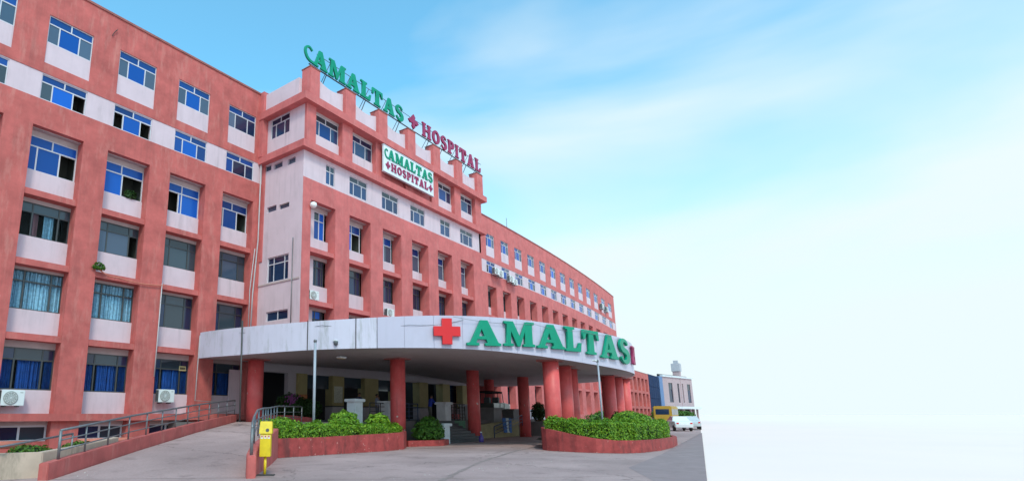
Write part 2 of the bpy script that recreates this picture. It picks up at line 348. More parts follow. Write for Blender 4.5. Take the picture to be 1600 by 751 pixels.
def window(fr, u, d, z, w, h, lay, mats, frame=None, t=0.048, curtain=None, dep=0.07, room=None):
    """a window thing part: the frame is the mesh, every pane a sub-part; a pane given as None stands open"""
    fm = frame or FRAMEW
    o = fr.put('window', ringframe(w, h, lay, fm, t, dep), u, d, z)
    op = False
    for (a, c, e, f), m in zip(lay, mats):
        if m is None: op = True; continue
        if m is CLEAR: op = True
        else: m = variants(m)
        g = t*.5
        p = link('pane', boxme((c-a)*w-2*g, 0.012, (f-e)*h-2*g, m), o, (a*w+g, 0.028, e*h+g))
        p.rotation_euler = (random.gauss(0, .006), 0, random.gauss(0, .006))
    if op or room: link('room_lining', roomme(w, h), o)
    if curtain:
        for m, a, c in (curtain if isinstance(curtain, list) else [(curtain, 0, 1)]): link('curtain', curtainme(w*(c-a)-.06, h-.08, m), o, (a*w+.03, .115, .03))
    return o

# ------------------------------------------------------------------ ground
R2 = lambda *p: [tuple(q) for q in p]
struct('ground', mesh('ground', [(-3000, -3000, -.03), (6000, -3000, -.03), (6000, 6000, -.03), (-3000, 6000, -.03)], [(0, 1, 2, 3)], PALE))
struct('forecourt', mesh('forecourt', [(-60, -60, 0), (-10, -1.8, 0), (25, 4.495, 0), (420, 75.5, 0), (420, 320, 0), (-60, 320, 0)], [(0, 1, 2, 3, 4, 5)], CONC))

ASPH = mat('grey_asphalt', (0.30, 0.21, 0.215), 0.9, 0.18, 1.6, (0.16, 0.12, 0.12), 0.8, 0.5, 0.4, 30)
struct('asphalt_strip', mesh('asphalt_strip', [(12, 2.2, .004), (19.5, 5.65, .004), (26.5, 6.35, .004), (40.5, 8.2, .004), (60, 10.68, .004), (60, 10.75, .004), (110, 19.7, .004), (150, 26.95, .004), (12, 2.155, .004)][:5]+[(60, 10.72, .004), (12, 2.15, .004)], [(0, 1, 2, 3, 4, 5, 6)], ASPH))
def groundstrip(name, pts, wd, m, z=.006):
    b = MB(); P = [Vector((*p, 0)) for p in pts]; rr = random.Random(len(pts)); Q = []
    for i in range(len(P)-1):
        for j in range(6): Q.append(P[i].lerp(P[i+1], j/6))
    Q.append(P[-1]); E = []
    for i, p in enumerate(Q):
        d = (Q[min(i+1, len(Q)-1)]-Q[max(i-1, 0)]).normalized(); n = Vector((-d.y, d.x, 0))*wd/2; o = n*rr.uniform(-.5, .5); E.append((p+n*rr.uniform(.6, 1.3)+o, p-n*rr.uniform(.6, 1.3)+o))
    for (a, c), (e, f) in zip(E, E[1:]): b.quad((a.x, a.y, z), (e.x, e.y, z), (f.x, f.y, z), (c.x, c.y, z))
    return struct(name, b.me(name, m))
SEAM = mat('seam_dirt', (.27, .19, .18), .95, .3, 3)
groundstrip('paving_seam', [(12.6, 8.2), (15.2, 9.2), (19.4, 10.6), (24.0, 11.9), (28.5, 12.8)], .16, SEAM)
groundstrip('paving_seam', [(9.6, 12.0), (12.5, 9.0), (16.5, 5.2)], .03, SEAM)
groundstrip('paving_seam', [(14.6, 17.2), (17.5, 16.95), (21.3, 16.55), (24.2, 17.5)], .16, SEAM)
groundstrip('paving_seam', [(26.0, 11.0), (25.75, 9.6), (25.85, 8.6), (26.3, 7.8), (27.3, 7.2), (32.4, 7.08)], .14, SEAM)
groundstrip('paving_seam', [(23.5, 16.6), (27, 15.4), (31, 15.0)], .22, SEAM)
b = MB(); rr = random.Random(9)
for i in range(140):
    t = rr.random(); q = rr.choice([((6.5, 15.9), (19, 25)), ((14.5, 17.1), (24, 16.9)), ((8, 10), (26, 8))]); x = q[0][0]+(q[1][0]-q[0][0])*t+abs(rr.gauss(0, .25)); y = q[0][1]+(q[1][1]-q[0][1])*t-abs(rr.gauss(0, .25)); sz = rr.uniform(.008, .028); z0 = .0
    if q[0][0] == 6.5: z0 = max(0, 1.25*t)
    b.poly([(x-sz, y-sz*.8, z0), (x+sz, y-sz, z0), (x+sz*.6, y, z0+sz*1.5)]); b.poly([(x+sz, y-sz, z0), (x+sz*.7, y+sz, z0), (x+sz*.6, y, z0+sz*1.5)]); b.poly([(x-sz, y-sz*.8, z0), (x+sz*.6, y, z0+sz*1.5), (x+sz*.7, y+sz, z0)])
o = link('gravel', b.me('gravel', mat('grit', (.42, .34, .32), .9, .3, 9))); o['kind'] = 'stuff'; o['label'] = 'scattered grit and small stones on the forecourt'

# ================================================================== LEFT WING
F0 = 28.0; SB = 3.576
SLABS = [(11.69, 11.98), (8.35, 8.64), (4.93, 5.23)]
ROWS = [(13.08, 14.86, 11.98), (9.84, 11.50, 8.64), (6.37, 8.22, 5.23), (2.74, 4.63, 1.69)]   # recessed rows: window z0, z1, floor z
def recess_bay(fr, u0, u1, dp, mats4, rows=ROWS, lays=None, frames=None, curtains=None, slabs=SLABS, top=15.14, wl=0.0, wr=0.0, paint=PINK):
    """one bay of the recessed lower storeys: slabs, cream lintels, white parapets and windows"""
    zt = top
    for i, (z0, z1, fl) in enumerate(rows):
        fr.box('lintel', u0, u1, dp, dp+.2, z1, zt, LINTEL)
        fr.box('parapet_panel', u0, u1, dp-.06, dp+.14, fl, z0, WHITE)
        if i < len(slabs): fr.box('floor_slab', u0, u1, .05, dp-.001, slabs[i][0], slabs[i][1], paint); zt = slabs[i][0]
        if mats4[i] is None: continue
        if wl: fr.box('window_infill', u0, u0+wl, dp-.03, dp+.17, z0, z1, WHITE)
        window(fr, u0+wl, dp+.02, z0, u1-u0-wl-wr, z1-z0, (lays or [DUO, QUAD, QUAD, QUAD])[i], mats4[i], (frames or [FRAMEW, FRAMED, FRAMED, FRAMED])[i], .055, (curtains or [None]*4)[i])

LW = thing('hospital_wing', 'near salmon pink hospital wing with white spandrels on the left', 'building', (8, 28, 0), group=None)
fl = Frame(LW, 0, F0)
U0, U1 = -9.344, 22.29
K = range(-5, 4)
RL = lambda k: 8.535+k*SB
RR = lambda k: 10.875+k*SB
WL = lambda k: 8.662+k*SB
WWD = 2.15
# upper wall with row of windows, white ribbon band, beam
fl.wall('wall', U0, U1, 17.91, 22.86, [(WL(k), WL(k)+WWD, 18.46, 21.09) for k in K], PINK, 0, .3)
fl.wall('ribbon_band', U0, U1, 16.52, 17.91, [(WL(k), WL(k)+WWD, 16.55, 17.86) for k in K], WHITE, .03, .3)
fl.box('beam', U0, U1, 0, .3, 15.14, 16.52, PINK)
fl.box('coping', U0, U1, -.06, .4, 22.86, 22.98, COPING)
fl.box('roof_slab', U0, U1, .4, 14, 22.2, 22.5, COPING)
fl.box('back_wall', U0, U1, 14, 14.3, 0, 22.9, PINK)
fl.box('core_wall', U0, U1, 2.2, 2.4, -.02, 22.2, DARKIN)
fl.box('soffit_strip', U0, U1, .3, 2.2, 15.1, 15.3, LINTEL)
pl = U0
for k in K:
    fl.box('pilaster', pl, RL(k), 0, .75, 1.69, 15.14, PINK); pl = RR(k)
fl.box('pilaster', pl, U1, 0, .75, 1.69, 15.14, PINK)
B, B2, G, SL, NV = BLUE, BLUE2, GREYGL, SLATE, NAVY
for k in K:
    fl.box('spandrel_panel', WL(k), WL(k)+WWD, .05, .25, 18.46, 19.60, WHITE)
    m1 = [B2, B2, G, B, G] if k < 3 else [B2, B2, G, NV, NV]
    window(fl, WL(k), .06, 19.60, WWD, 1.49, TRI, m1)
    m2 = {-1: [B2, B2, B, SL, SL], 0: [B2, B2, SL, B, None], 1: [B2, B2, None, B, None], 2: [B2, B2, B2, B, B2], 3: [B2, B2, B2, NV, NV]}.get(k, [B2, B2, SL, B, SL])
    window(fl, WL(k), .08, 16.55, WWD, 1.31, TRI, m2)
    r3 = {0: [B, B, B, B, None], 1: [B, B, B, B, None], 2: [B, B, None, B, B], 3: [B2, B2, G, B2, None]}.get(k, [B, B, B, B, None])
    l3 = {1: [(0, .47, .70, 1), (.47, 1, .70, 1), (0, .06, 0, .70), (.06, .5, 0, .70), (.5, 1, 0, .70)], 2: [(0, .5, .70, 1), (.5, 1, .70, 1), (0, .42, 0, .70), (.42, .5, 0, .7), (.5, 1, 0, .70)]}.get(k, DUO)
    r4 = [SL, SL, SL, G, G, None] if k in (0, 1) else [SL]*6 if k == 2 else [SL, G, SL, SL, G, SL]
    c4 = [(CURT_P, .30, .42), (CURT_L, .5, .72)] if k == 0 else None
    if k == 0: r4 = [SL, SL, SL, CLEAR, CLEAR, CLEAR]
    r5 = [CLEAR]*6 if k < 2 else [NV, SL, NV, NV, SL, NV]
    r6 = [NV, SL, NV, CLEAR, CLEAR, CLEAR]
    recess_bay(fl, RL(k), RR(k), .60, [r3, r4, r5, r6], lays=[l3, QUAD, QUAD, QUAD], curtains=[None, c4, CURT_L if k < 2 else None, [(CURT_D, .0, .30), (CURT_D, .34, .80), (CURT_D, .83, 1)]])
# plinth ledge and basement
fl.box('ledge', U0, U1, -.12, .9, 1.36, 1.69, PINK)
fl.box('basement_wall', U0, U1, .55, .7, -.02, .46, PINK)
for k in K:
    fl.box('basement_pier', RR(k), RL(k+1) if k < 3 else U1, .15, .75, -.02, 1.36, PINK)
    fl.box('basement_lintel', RL(k), RR(k), .55, .7, 1.17, 1.36, LINTEL)
    window(fl, RL(k)+.02, .56, .46, 2.30, .71, PAIR, [NV, SL], FRAMEW, .08)

# ================================================================== CENTRAL BLOCK
C0 = 24.07; CB = 3.557
CX0, CX1 = 22.29, 44.5
CE = thing('hospital_entrance_block', 'tall central hospital block carrying the green rooftop lettering', 'building', (33.4, 24, 0))
fc = Frame(CE, 0, C0)
CL = lambda k: 22.992+k*CB
CR = lambda k: 25.188+k*CB
fc.wall('ribbon_band', CX0, CX1, 16.04, 17.81, [(24.27, 25.11, 16.2, 17.54), (26.54, 28.40, 16.2, 17.54), (30.04, 32.0, 16.2, 17.54), (33.55, 35.5, 16.2, 17.54), (37.74, 39.27, 16.2, 17.54), (40.89, 43.04, 16.2, 17.54)], WHITE, .0, .3)
for a, c in ((24.27, 25.11), (26.54, 28.40), (30.04, 32.0), (33.55, 35.5), (37.74, 39.27), (40.89, 43.04)):
    window(fc, a, .06, 16.2, c-a, 1.34, FOUR if c-a < 1.6 else TRI, [SL, SL, BSL, BSL] if c-a < 1.6 else [SL, SL, BSL, BSL, BSL])
fc.box('beam', CX0, CX1, -.02, .35, 14.70, 16.04, PINK2)
fc.box('soffit_strip', CX0, CX1, .35, 2.0, 14.66, 14.86, LINTEL)
fc.box('core_wall', CX0+.3, CX1-.3, 2.4, 2.6, 4.9, 22.2, DARKIN)
pl = CX0
CROWS = [(12.55, 14.42, 11.70), (9.52, 11.20, 8.42), (6.1, 7.95, 5.0)]
for k in range(6):
    fc.box('pilaster', pl, CL(k), -.02, .85, 5.0, 14.70, PINK2); pl = CR(k)
    a = [[SL, B, B2, B], [B, B2, B, None], [B, B, B, G], [B2, B2, B, G], [G, B2, B2, G], [B2, NV, B2, G]][k]
    bq = [NV, NV, NV, NV, NV, NV] if k != 1 else [SL, SL, NV, NV, NV, NV]
    recess_bay(fc, CL(k), CR(k), .70, [a, bq, [B, B, NV, NV, B2, B2]], rows=CROWS, lays=[FOUR, QUAD, QUAD], frames=[FRAMEW, FRAMED, FRAMED], slabs=[(11.42, 11.70), (8.14, 8.42), (4.86, 5.0)], top=14.70, wl=.95 if k == 0 else 0.12, wr=.3, paint=PINK2)
fc.box('pilaster', pl, CX1, -.02, .85, 5.0, 14.70, PINK2)
# top storey: piers, windows, pink sign bays, two projecting cornices, parapet with pillars
fc.box('cornice', CX0-.42, CX1+.42, -.42, .6, 17.81, 18.28, PINK2)
fc.box('cornice', CX0-.50, CX1+.50, -.55, .6, 20.95, 21.46, PINK2)
piers = [(CX0, 23.12)]+[(25.60+CB*i, 26.62+CB*i) for i in range(5)]+[(43.42, CX1)]
for i, (a, c) in enumerate(piers):
    fc.box('pier', a, c, -.18, .5, 18.28, 20.95, PINK2)
    fc.box('parapet_pillar', a-.02, c+.02, -.45, .35, 21.46, 23.40, PINK2, .02)
    fc.box('pillar_cap', a-.05, c+.05, -.48, .38, 23.40, 23.46, COPING)
for i in range(6):
    a, c = piers[i][1], piers[i+1][0]
    # parapet with a sagging top edge
    b = MB(); n = 10; wd = c-a-.04
    top = [22.95-.28*math.sin(math.pi*j/n)+(.10 if i in (0,) else 0) for j in range(n+1)]
    for j in range(n):
        x0, x1 = wd*j/n, wd*(j+1)/n
        b.quad((x0, 0, 0), (x1, 0, 0), (x1, 0, top[j+1]-21.46), (x0, 0, top[j]-21.46)); b.quad((x0, .2, top[j]-21.46), (x1, .2, top[j+1]-21.46), (x1, .2, 0), (x0, .2, 0))
        b.quad((x0, 0, top[j]-21.46), (x1, 0, top[j+1]-21.46), (x1, .2, top[j+1]-21.46), (x0, .2, top[j]-21.46))
    fc.put('parapet', b.me('parapet', WHITE), a+.02, -.2, 21.46)
    if i in (2, 3):
        fc.box('wall', a, c, .0, .2, 18.28, 20.95, PINK2)
    else:
        fc.box('spandrel_panel', a, c, .16, .36, 18.28, 19.34, WHITE)
        window(fc, a+.04, .2, 19.34, c-a-.08, 1.46, TRI, [[SL, SL, BSL, B2, BSL], [NV, NV, BSL, BSL, NV], 0, 0, [SL, SL, BSL, B2, NV], [SL, NV, BSL, BSL, NV]][i])
        fc.box('lintel', a, c, .16, .36, 20.80, 20.95, LINTEL)
fc.box('roof_slab', CX0+.2, CX1-.2, .6, 16, 21.0, 21.3, COPING)
fc.box('lobby_ceiling', CX0-3, CX1+4, .0, 4.2, 4.98, 5.15, SOFF)
# left return wall (faces left), seen edge-on next to the wing
fr_ = Frame(CE, CX0, 28.0, -math.pi/2)         # u: from the wing towards the front, d: into the block
RW = 28.0-C0
hs = [(.63, 2.51, 19.52, 20.95), (.80, 2.80, 9.72, 11.33), (.86, 2.88, 7.25, 7.86), (.22, .85, 17.33, 17.72), (1.10, 1.95, 17.25, 17.62), (2.45, 3.18, 17.18, 17.58), (.57, 1.5, 14.40, 14.78), (1.75, 2.72, 14.35, 14.68)]
fr_.wall('return_wall', 0.002, RW-.001, 4.9, 21.0, hs, WHITE, -.004, .3)
window(fr_, .63, .08, 19.52, 1.88, 1.43, TRI, [NV, NV, NV, NV, NV], FRAMEW, .05)
window(fr_, .80, .08, 9.72, 2.0, 1.61, QUAD, [NV]*6, FRAMEW, .05)
window(fr_, .86, .08, 7.25, 2.02, .61, PAIR, [NV, NV], FRAMEW, .05)
for a, c, e, f in hs[3:]: fr_.box('vent_grille', a, c, .14, .16, e, f, GREYGL)
fr_.box('cornice', .0, RW-.6, -.42, -.006, 17.81, 18.28, PINK2); fr_.box('cornice', .0, RW-.6, -.5, -.006, 20.95, 21.46, PINK2)
fr_.box('parapet', .35, RW-.35, -.25, .0, 21.46, 22.82, WHITE); fr_.box('parapet_pillar', -.35, .36, -.45, .3, 18.28, 23.0, PINK2)
fr_.box('corner_strip', -.02, .30, -.06, -.005, 11.2, 17.80, PINK2)
fr_.box('wall_ledge', .02, RW-.1, -.05, -.005, 9.58, 9.68, LINTEL)
fe = Frame(CE, CX1, C0, math.pi/2)              # far right flank
fe.box('flank_wall', 0, 4.5, -.004, .3, 4.9, 21.0, PINK2)

# ================================================================== RIGHT WING (bends gently away)
RWG = thing('hospital_wing', 'long far hospital wing curving away behind the canopy sign', 'building', (75, 29, 0))
XS = [45.9, 49.4, 52.89, 56.41, 59.95, 63.65, 67.4, 71.15, 74.9, 78.9, 82.9, 87.1, 91.55, 96.4, 101.5, 107.0]
ycv = lambda x: 28.0+.0010*max(0, x-52)**2
for i in range(len(XS)-1):
    x0, x1 = XS[i], XS[i+1]; y0, y1 = ycv(x0), ycv(x1); ln = math.hypot(x1-x0, y1-y0)
    f = Frame(RWG, x0, y0, math.atan2(y1-y0, x1-x0)); q = ln/3.576; ww = 2.0*q
    f.wall('wall', 0, ln, 17.91, 22.86, [(0.02, ww, 18.46, 21.0)], PINK2, 0, .3)
    f.wall('ribbon_band', 0, ln, 16.52, 17.91, [(0.02, ww, 16.6, 17.86)], WHITE, .03, .3)
    f.box('beam', 0, ln, 0, .3, 15.14, 16.52, PINK2); f.box('coping', 0, ln, -.06, .4, 22.86, 22.98, COPING)
    f.box('spandrel_panel', .02, ww, .05, .25, 18.46, 19.55, WHITE)
    window(f, .02, .06, 19.55, ww-.02, 1.45, TRI, [B2, G, B2, B, G])
    window(f, .02, .08, 16.6, ww-.02, 1.26, TRI, [[B2, G, B2, B, SL], [G, B2, B, B2, G], [B2, B2, None, B, SL]][i % 3])
    f.box('pilaster', ww+.02, ln, 0, .75, -.02, 15.14, PINK2)
    f.box('soffit_strip', 0, ln, .3, 2.0, 15.1, 15.3, LINTEL)
    recess_bay(f, 0, ww+.02, .8, [[SL]*4, [SL]*4, [NV]*4, [NV]*4], lays=[FOUR]*4, frames=[FRAMED]*4, paint=PINK2)
    f.box('core_wall', 0, ln, 2.3, 2.5, -.02, 22.4, DARKIN); f.box('roof_slab', 0, ln, .4, 12, 22.2, 22.5, COPING); f.box('plinth', 0, ww+.02, .0, .8, -.02, 1.69, PINK2)
fe = Frame(RWG, XS[-1], ycv(XS[-1]), math.radians(80)); fe.box('end_wall', 0, 13, -.004, .3, 0, 22.9, PINK2)

# ================================================================== CANOPY (oval porch roof)
EX, EY, EA, EB = 35.28, 26.44, 17.31, 16.39
TH = [-184, -170.6, -158.2, -145.7, -140.2, -131.6, -122.7, -111.7, -100.7, -88.4, -80, -50, -31, -15.6, 7]
ZB = [4.73, 4.66, 4.76, 4.79, 4.79, 4.80, 4.68, 4.45, 4.27, 4.21, 4.20, 4.28, 4.34, 4.36, 4.43]
ZT = [6.17, 6.12, 6.16, 6.27, 6.36, 6.42, 6.40, 6.26, 6.15, 6.14, 6.14, 6.1, 6.1, 6.1, 6.1]
def lerp(x, X, Y):
    if x <= X[0]: return Y[0]
    for i in range(len(X)-1):
        if x <= X[i+1]: 
            t = (x-X[i])/(X[i+1]-X[i]); return Y[i]+(Y[i+1]-Y[i])*t
    return Y[-1]
def sm(x, Y): return sum(lerp(x+d, TH, Y) for d in (-6, -3, 0, 3, 6))/5
def rim(th, off=0.0):
    c, s = math.cos(rad(th)), math.sin(rad(th)); n = Vector((c/EA, s/EB, 0)).normalized()
    return Vector((EX+EA*c, EY+EB*s, 0))+n*off, n
CA = thing('entrance_canopy', 'white curved entrance canopy on red columns', 'canopy', (35, 20, 0))
cl_ = CA.location
# soffit and deck
NS = 96; ths = [-184+191*i/NS for i in range(NS+1)]
b = MB(); ring = []
for t in ths:
    p, n = rim(t, -.06); ring.append((p-cl_, sm(t, ZB)))
for lev, mname in ((0, 0),):
    for i in range(NS):
        (p, z), (q, y) = ring[i], ring[i+1]
        steps = 5; cpt = Vector((35, 25.5, 0))-cl_
        for j in range(steps):
            a0, a1 = 1-j/steps, 1-(j+1)/steps
            f = lambda P, Z, a: (cpt.x+(P.x-cpt.x)*a, cpt.y+(P.y-cpt.y)*a, 4.72+(Z-4.72)*a)
            if j < steps-1: b.quad(f(p, z, a0), f(q, y, a0), f(q, y, a1), f(p, z, a1))
            else: b.poly([f(p, z, a0), f(q, y, a0), f(q, y, 0)])
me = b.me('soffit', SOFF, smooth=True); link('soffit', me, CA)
b = MB(); b.poly([(p.x, p.y, 5.7) for p, z in ring]); link('deck', b.me('deck', COPING), CA)
def fascia(name, t0, t1, off, m, dz0=0, dz1=0, gap=0.0, th=.08):
    b = MB(); n = max(2, int((t1-t0)/1.2))
    T = [t0+gap+(t1-t0-2*gap)*i/n for i in range(n+1)]; R = []
    for t in T:
        po, nn = rim(t, off); pi, nn = rim(t, off-th); R.append((po-cl_, pi-cl_, sm(t, ZB)+dz0, sm(t, ZT)+dz1))
    for i in range(n):
        (a, a2, e, f), (c, c2, g, h) = R[i], R[i+1]
        b.quad((a.x, a.y, e), (c.x, c.y, g), (c.x, c.y, h), (a.x, a.y, f)); b.quad((a2.x, a2.y, f), (c2.x, c2.y, h), (c2.x, c2.y, g), (a2.x, a2.y, e))
        b.quad((a2.x, a2.y, e), (c2.x, c2.y, g), (c.x, c.y, g), (a.x, a.y, e)); b.quad((a.x, a.y, f), (c.x, c.y, h), (c2.x, c2.y, h), (a2.x, a2.y, f))
    for r, fl_ in ((R[0], 0), (R[-1], 1)): b.quad((r[0].x, r[0].y, r[2]), (r[1].x, r[1].y, r[2]), (r[1].x, r[1].y, r[3]), (r[0].x, r[0].y, r[3]))
    me = b.me(name, m); bm = bmesh.new(); bm.from_mesh(me); bmesh.ops.remove_doubles(bm, verts=bm.verts, dist=1e-5); bm.to_mesh(me); bm.free()
    return link(name, me, CA)
fascia('fascia_wall', -184, -145.6, 0, FASC, th=.25)
fascia('fascia_backing', -145.55, 7, -.06, mat('panel_backing', (.30, .32, .36), .8), .05, -.05, th=.15)
JN = [-145.5, -141.0, -136.1, -131.2, -126.2, -121.2]+[-116.2+5*i for i in range(24)]
for a, c in zip(JN, JN[1:]): fascia('fascia_panel', a, c, random.gauss(0, .004), PANEL, 0, 0, .018, th=.05)

# columns
REDCAP = REDCOL
def column(x, y, zt, r, label, z0=0.0):
    o = thing('canopy_column', label, 'column', (x, y, z0), group='red canopy columns')
    b = MB(); h = zt-z0; b.lathe([(0, 0), (r, 0), (r, h*.5), (r, h-.10), (0, h-.10)], 40); link('shaft', b.me('shaft', REDCOL, smooth=False), o)
    for p in o.children[0].data.polygons: p.use_smooth = abs(p.normal.z) < .5
    b = MB(); b.box(-r-.13, r+.13, -r-.13, r+.13, h-.10, h+.02); link('capital', b.me('capital', COPING), o)
    return o
column(20.3, 25.4, 4.72, .44, 'thick red column at the top of the ramp, leftmost under the canopy', 1.0)
column(25.7, 19.5, 4.80, .43, 'red column between the left hedge and the bushy shrub')
column(33.8, 19.3, 4.74, .42, 'red column beside the dark steps, in the shade')
column(41.3, 19.2, 4.60, .42, 'dark red column in deep shade, left of the right planter')
column(43.5, 23.3, 4.66, .42, 'shaded red column behind the dark green jeep')
column(29.3, 12.0, 4.50, .42, 'sunlit red column rising from the tall left end of the right planter')
column(32.0, 12.35, 4.42, .42, 'red column partly hidden just behind the front planter column')
column(34.1, 12.75, 4.40, .40, 'thin-looking red column, third in the row behind the planter')
column(40.4, 12.55, 4.32, .44, 'broad dark red column at the right end of the canopy')
column(42.6, 12.65, 4.32, .42, 'middle one of three red columns at the right end of the canopy')
column(44.8, 12.75, 4.33, .40, 'rearmost of three red columns at the right end of the canopy')

# ================================================================== lettering
def offset_strip(pts, th):
    """outline of a stroke with varying thickness along a smooth centreline"""
    P = []
    n = len(pts)
    for i in range(n-1):
        p0, p1, p2, p3 = pts[max(i-1, 0)], pts[i], pts[i+1], pts[min(i+2, n-1)]
        for s in range(8):
            t = s/8; f = lambda a, b_, c, d: .5*((2*b_)+(-a+c)*t+(2*a-5*b_+4*c-d)*t*t+(-a+3*b_-3*c+d)*t**3)
            P.append((f(p0[0], p1[0], p2[0], p3[0]), f(p0[1], p1[1], p2[1], p3[1]), th[i]+(th[i+1]-th[i])*t))
    P.append((*pts[-1], th[-1])); Lf, Rt = [], []
    for i, (x, y, h) in enumerate(P):
        a, c = P[max(i-1, 0)], P[min(i+1, len(P)-1)]; dx, dy = c[0]-a[0], c[1]-a[1]; l = math.hypot(dx, dy) or 1
        Lf.append((x-dy/l*h, y+dx/l*h)); Rt.append((x+dy/l*h, y-dx/l*h))
    return Lf+Rt[::-1]
def ell(cx, cy, a, b_, n=28): return [(cx+a*math.cos(2*math.pi*i/n), cy+b_*math.sin(2*math.pi*i/n)) for i in range(n)]
def s_outline():
    C = []
    for i in range(15): a = rad(12+258*i/14); C.append((.42+.27*math.cos(a), .735+.215*math.sin(a), .05+.075*max(0, math.sin(rad(-60+200*i/14)))))
    for i in range(1, 16): a = rad(90-258*i/15); C.append((.40+.29*math.cos(a), .275+.235*math.sin(a), .05+.085*max(0, math.sin(rad(150-190*i/15)))))
    Lf, Rt = [], []
    for i, (x, y, h) in enumerate(C):
        p, q = C[max(i-1, 0)], C[min(i+1, len(C)-1)]; dx, dy = q[0]-p[0], q[1]-p[1]; l = math.hypot(dx, dy); Lf.append((x-dy/l*h, y+dx/l*h)); Rt.append((x+dy/l*h, y-dx/l*h))
    x, y, h = C[0]; top = [(x+.07, y-.12), (x+.10, y-.10), (x+.09, y+.26), (x+.03, y+.26)]
    x, y, h = C[-1]; bot = [(x-.07, y+.12), (x-.10, y+.10), (x-.10, y-.27), (x-.03, y-.27)]
    return Lf+bot[:0]+Rt[::-1], top, bot
S_OUT = s_outline()[0]
GL = {
 'A': (1.08, [[(0, 0), (.38, 0), (.38, .08), (.28, .10), (.33, .25), (.62, .25), (.67, .10), (.58, .08), (.58, 0), (1.08, 0), (1.08, .08), (1.0, .11), (.67, 1), (.45, 1), (.13, .15), (.09, .10), (0, .08)], [(.37, .36), (.475, .68), (.585, .36)]]),
 'M': (1.36, [[(0, 0), (.40, 0), (.40, .08), (.29, .10), (.31, .66), (.58, 0), (.70, 0), (.95, .66), (.95, .10), (.86, .08), (.86, 0), (1.36, 0), (1.36, .08), (1.26, .10), (1.26, .90), (1.36, .92), (1.36, 1), (1.0, 1), (.72, .33), (.42, 1), (.04, 1), (.04, .92), (.15, .90), (.13, .10), (0, .08)]]),
 'L': (.92, [[(0, 0), (.85, 0), (.92, .36), (.82, .36), (.72, .15), (.42, .12), (.42, .90), (.54, .92), (.54, 1), (0, 1), (0, .92), (.13, .90), (.13, .10), (0, .08)]]),
 'T': (1.0, [[(.22, 0), (.78, 0), (.78, .08), (.65, .10), (.65, .87), (.80, .85), (.90, .62), (1, .62), (.97, 1), (.03, 1), (0, .62), (.10, .62), (.20, .85), (.35, .87), (.35, .10), (.22, .08)]]),
 'S': (.80, [S_OUT]),
 'H': (1.15, [[(0, 0), (.46, 0), (.46, .08), (.36, .10), (.36, .44), (.79, .44), (.79, .10), (.69, .08), (.69, 0), (1.15, 0), (1.15, .08), (1.05, .10), (1.05, .90), (1.15, .92), (1.15, 1), (.69, 1), (.69, .92), (.79, .90), (.79, .56), (.36, .56), (.36, .90), (.46, .92), (.46, 1), (0, 1), (0, .92), (.10, .90), (.10, .10), (0, .08)]]),
 'O': (1.0, [ell(.5, .5, .5, .5), ell(.5, .5, .23, .36)]),
 'P': (.90, [[(0, 0), (.50, 0), (.50, .08), (.37, .10), (.37, .40), (.60, .40), (.80, .46), (.90, .60), (.90, .80), (.80, .94), (.60, 1), (0, 1), (0, .92), (.11, .90), (.11, .10), (0, .08)], [(.37, .52), (.53, .53), (.62, .62), (.62, .80), (.53, .88), (.37, .88)]]),
 'I': (.50, [[(0, 0), (.5, 0), (.5, .08), (.38, .10), (.38, .90), (.5, .92), (.5, 1), (0, 1), (0, .92), (.12, .90), (.12, .10), (0, .08)]]),
 '+': (1.0, [[(.32, 0), (.68, 0), (.68, .32), (1, .32), (1, .68), (.68, .68), (.68, 1), (.32, 1), (.32, .68), (0, .68), (0, .32), (.32, .32)]]),
 '*': (1.0, [[(.5, 0), (.66, .18), (.60, .34), (.66, .40), (.82, .34), (1, .5), (.82, .66), (.66, .60), (.60, .66), (.66, .82), (.5, 1), (.34, .82), (.40, .66), (.34, .60), (.18, .66), (0, .5), (.18, .34), (.34, .40), (.40, .34), (.34, .18)]]),
 '~': (.80, [offset_strip([(.52, .92), (.30, 1.08), (.06, .92), (.02, .60), (.18, .26), (.50, .12), (.86, .22)], [.05, .055, .06, .07, .08, .07, .04])]),
}
_gm = {}
def glyph(ch, w, h, dep, m):
    k = (ch, round(w, 3), round(h, 3), dep, m.name)
    if k in _gm: return _gm[k]
    cu = bpy.data.curves.new('letter', 'CURVE'); cu.dimensions = '2D'; cu.fill_mode = 'BOTH'; cu.extrude = dep/2; cu.bevel_depth = min(.02, h*.012); cu.bevel_resolution = 1
    sx = w/GL[ch][0]
    for ct in GL[ch][1]:
        sp = cu.splines.new('POLY'); sp.points.add(len(ct)-1); sp.use_cyclic_u = True
        for q, (x, y) in zip(sp.points, ct): q.co = (x*sx, y*h, 0, 1)
    t = bpy.data.objects.new('tmp', cu); COL.objects.link(t); dg = bpy.context.evaluated_depsgraph_get()
    me = bpy.data.meshes.new_from_object(t.evaluated_get(dg)); bpy.data.objects.remove(t); bpy.data.curves.remove(cu)
    me.transform(Matrix.Rotation(math.pi/2, 4, 'X'))      # stand it up: x along, z up, front towards -y
    me.materials.clear(); me.materials.append(m); _gm[k] = me; return me

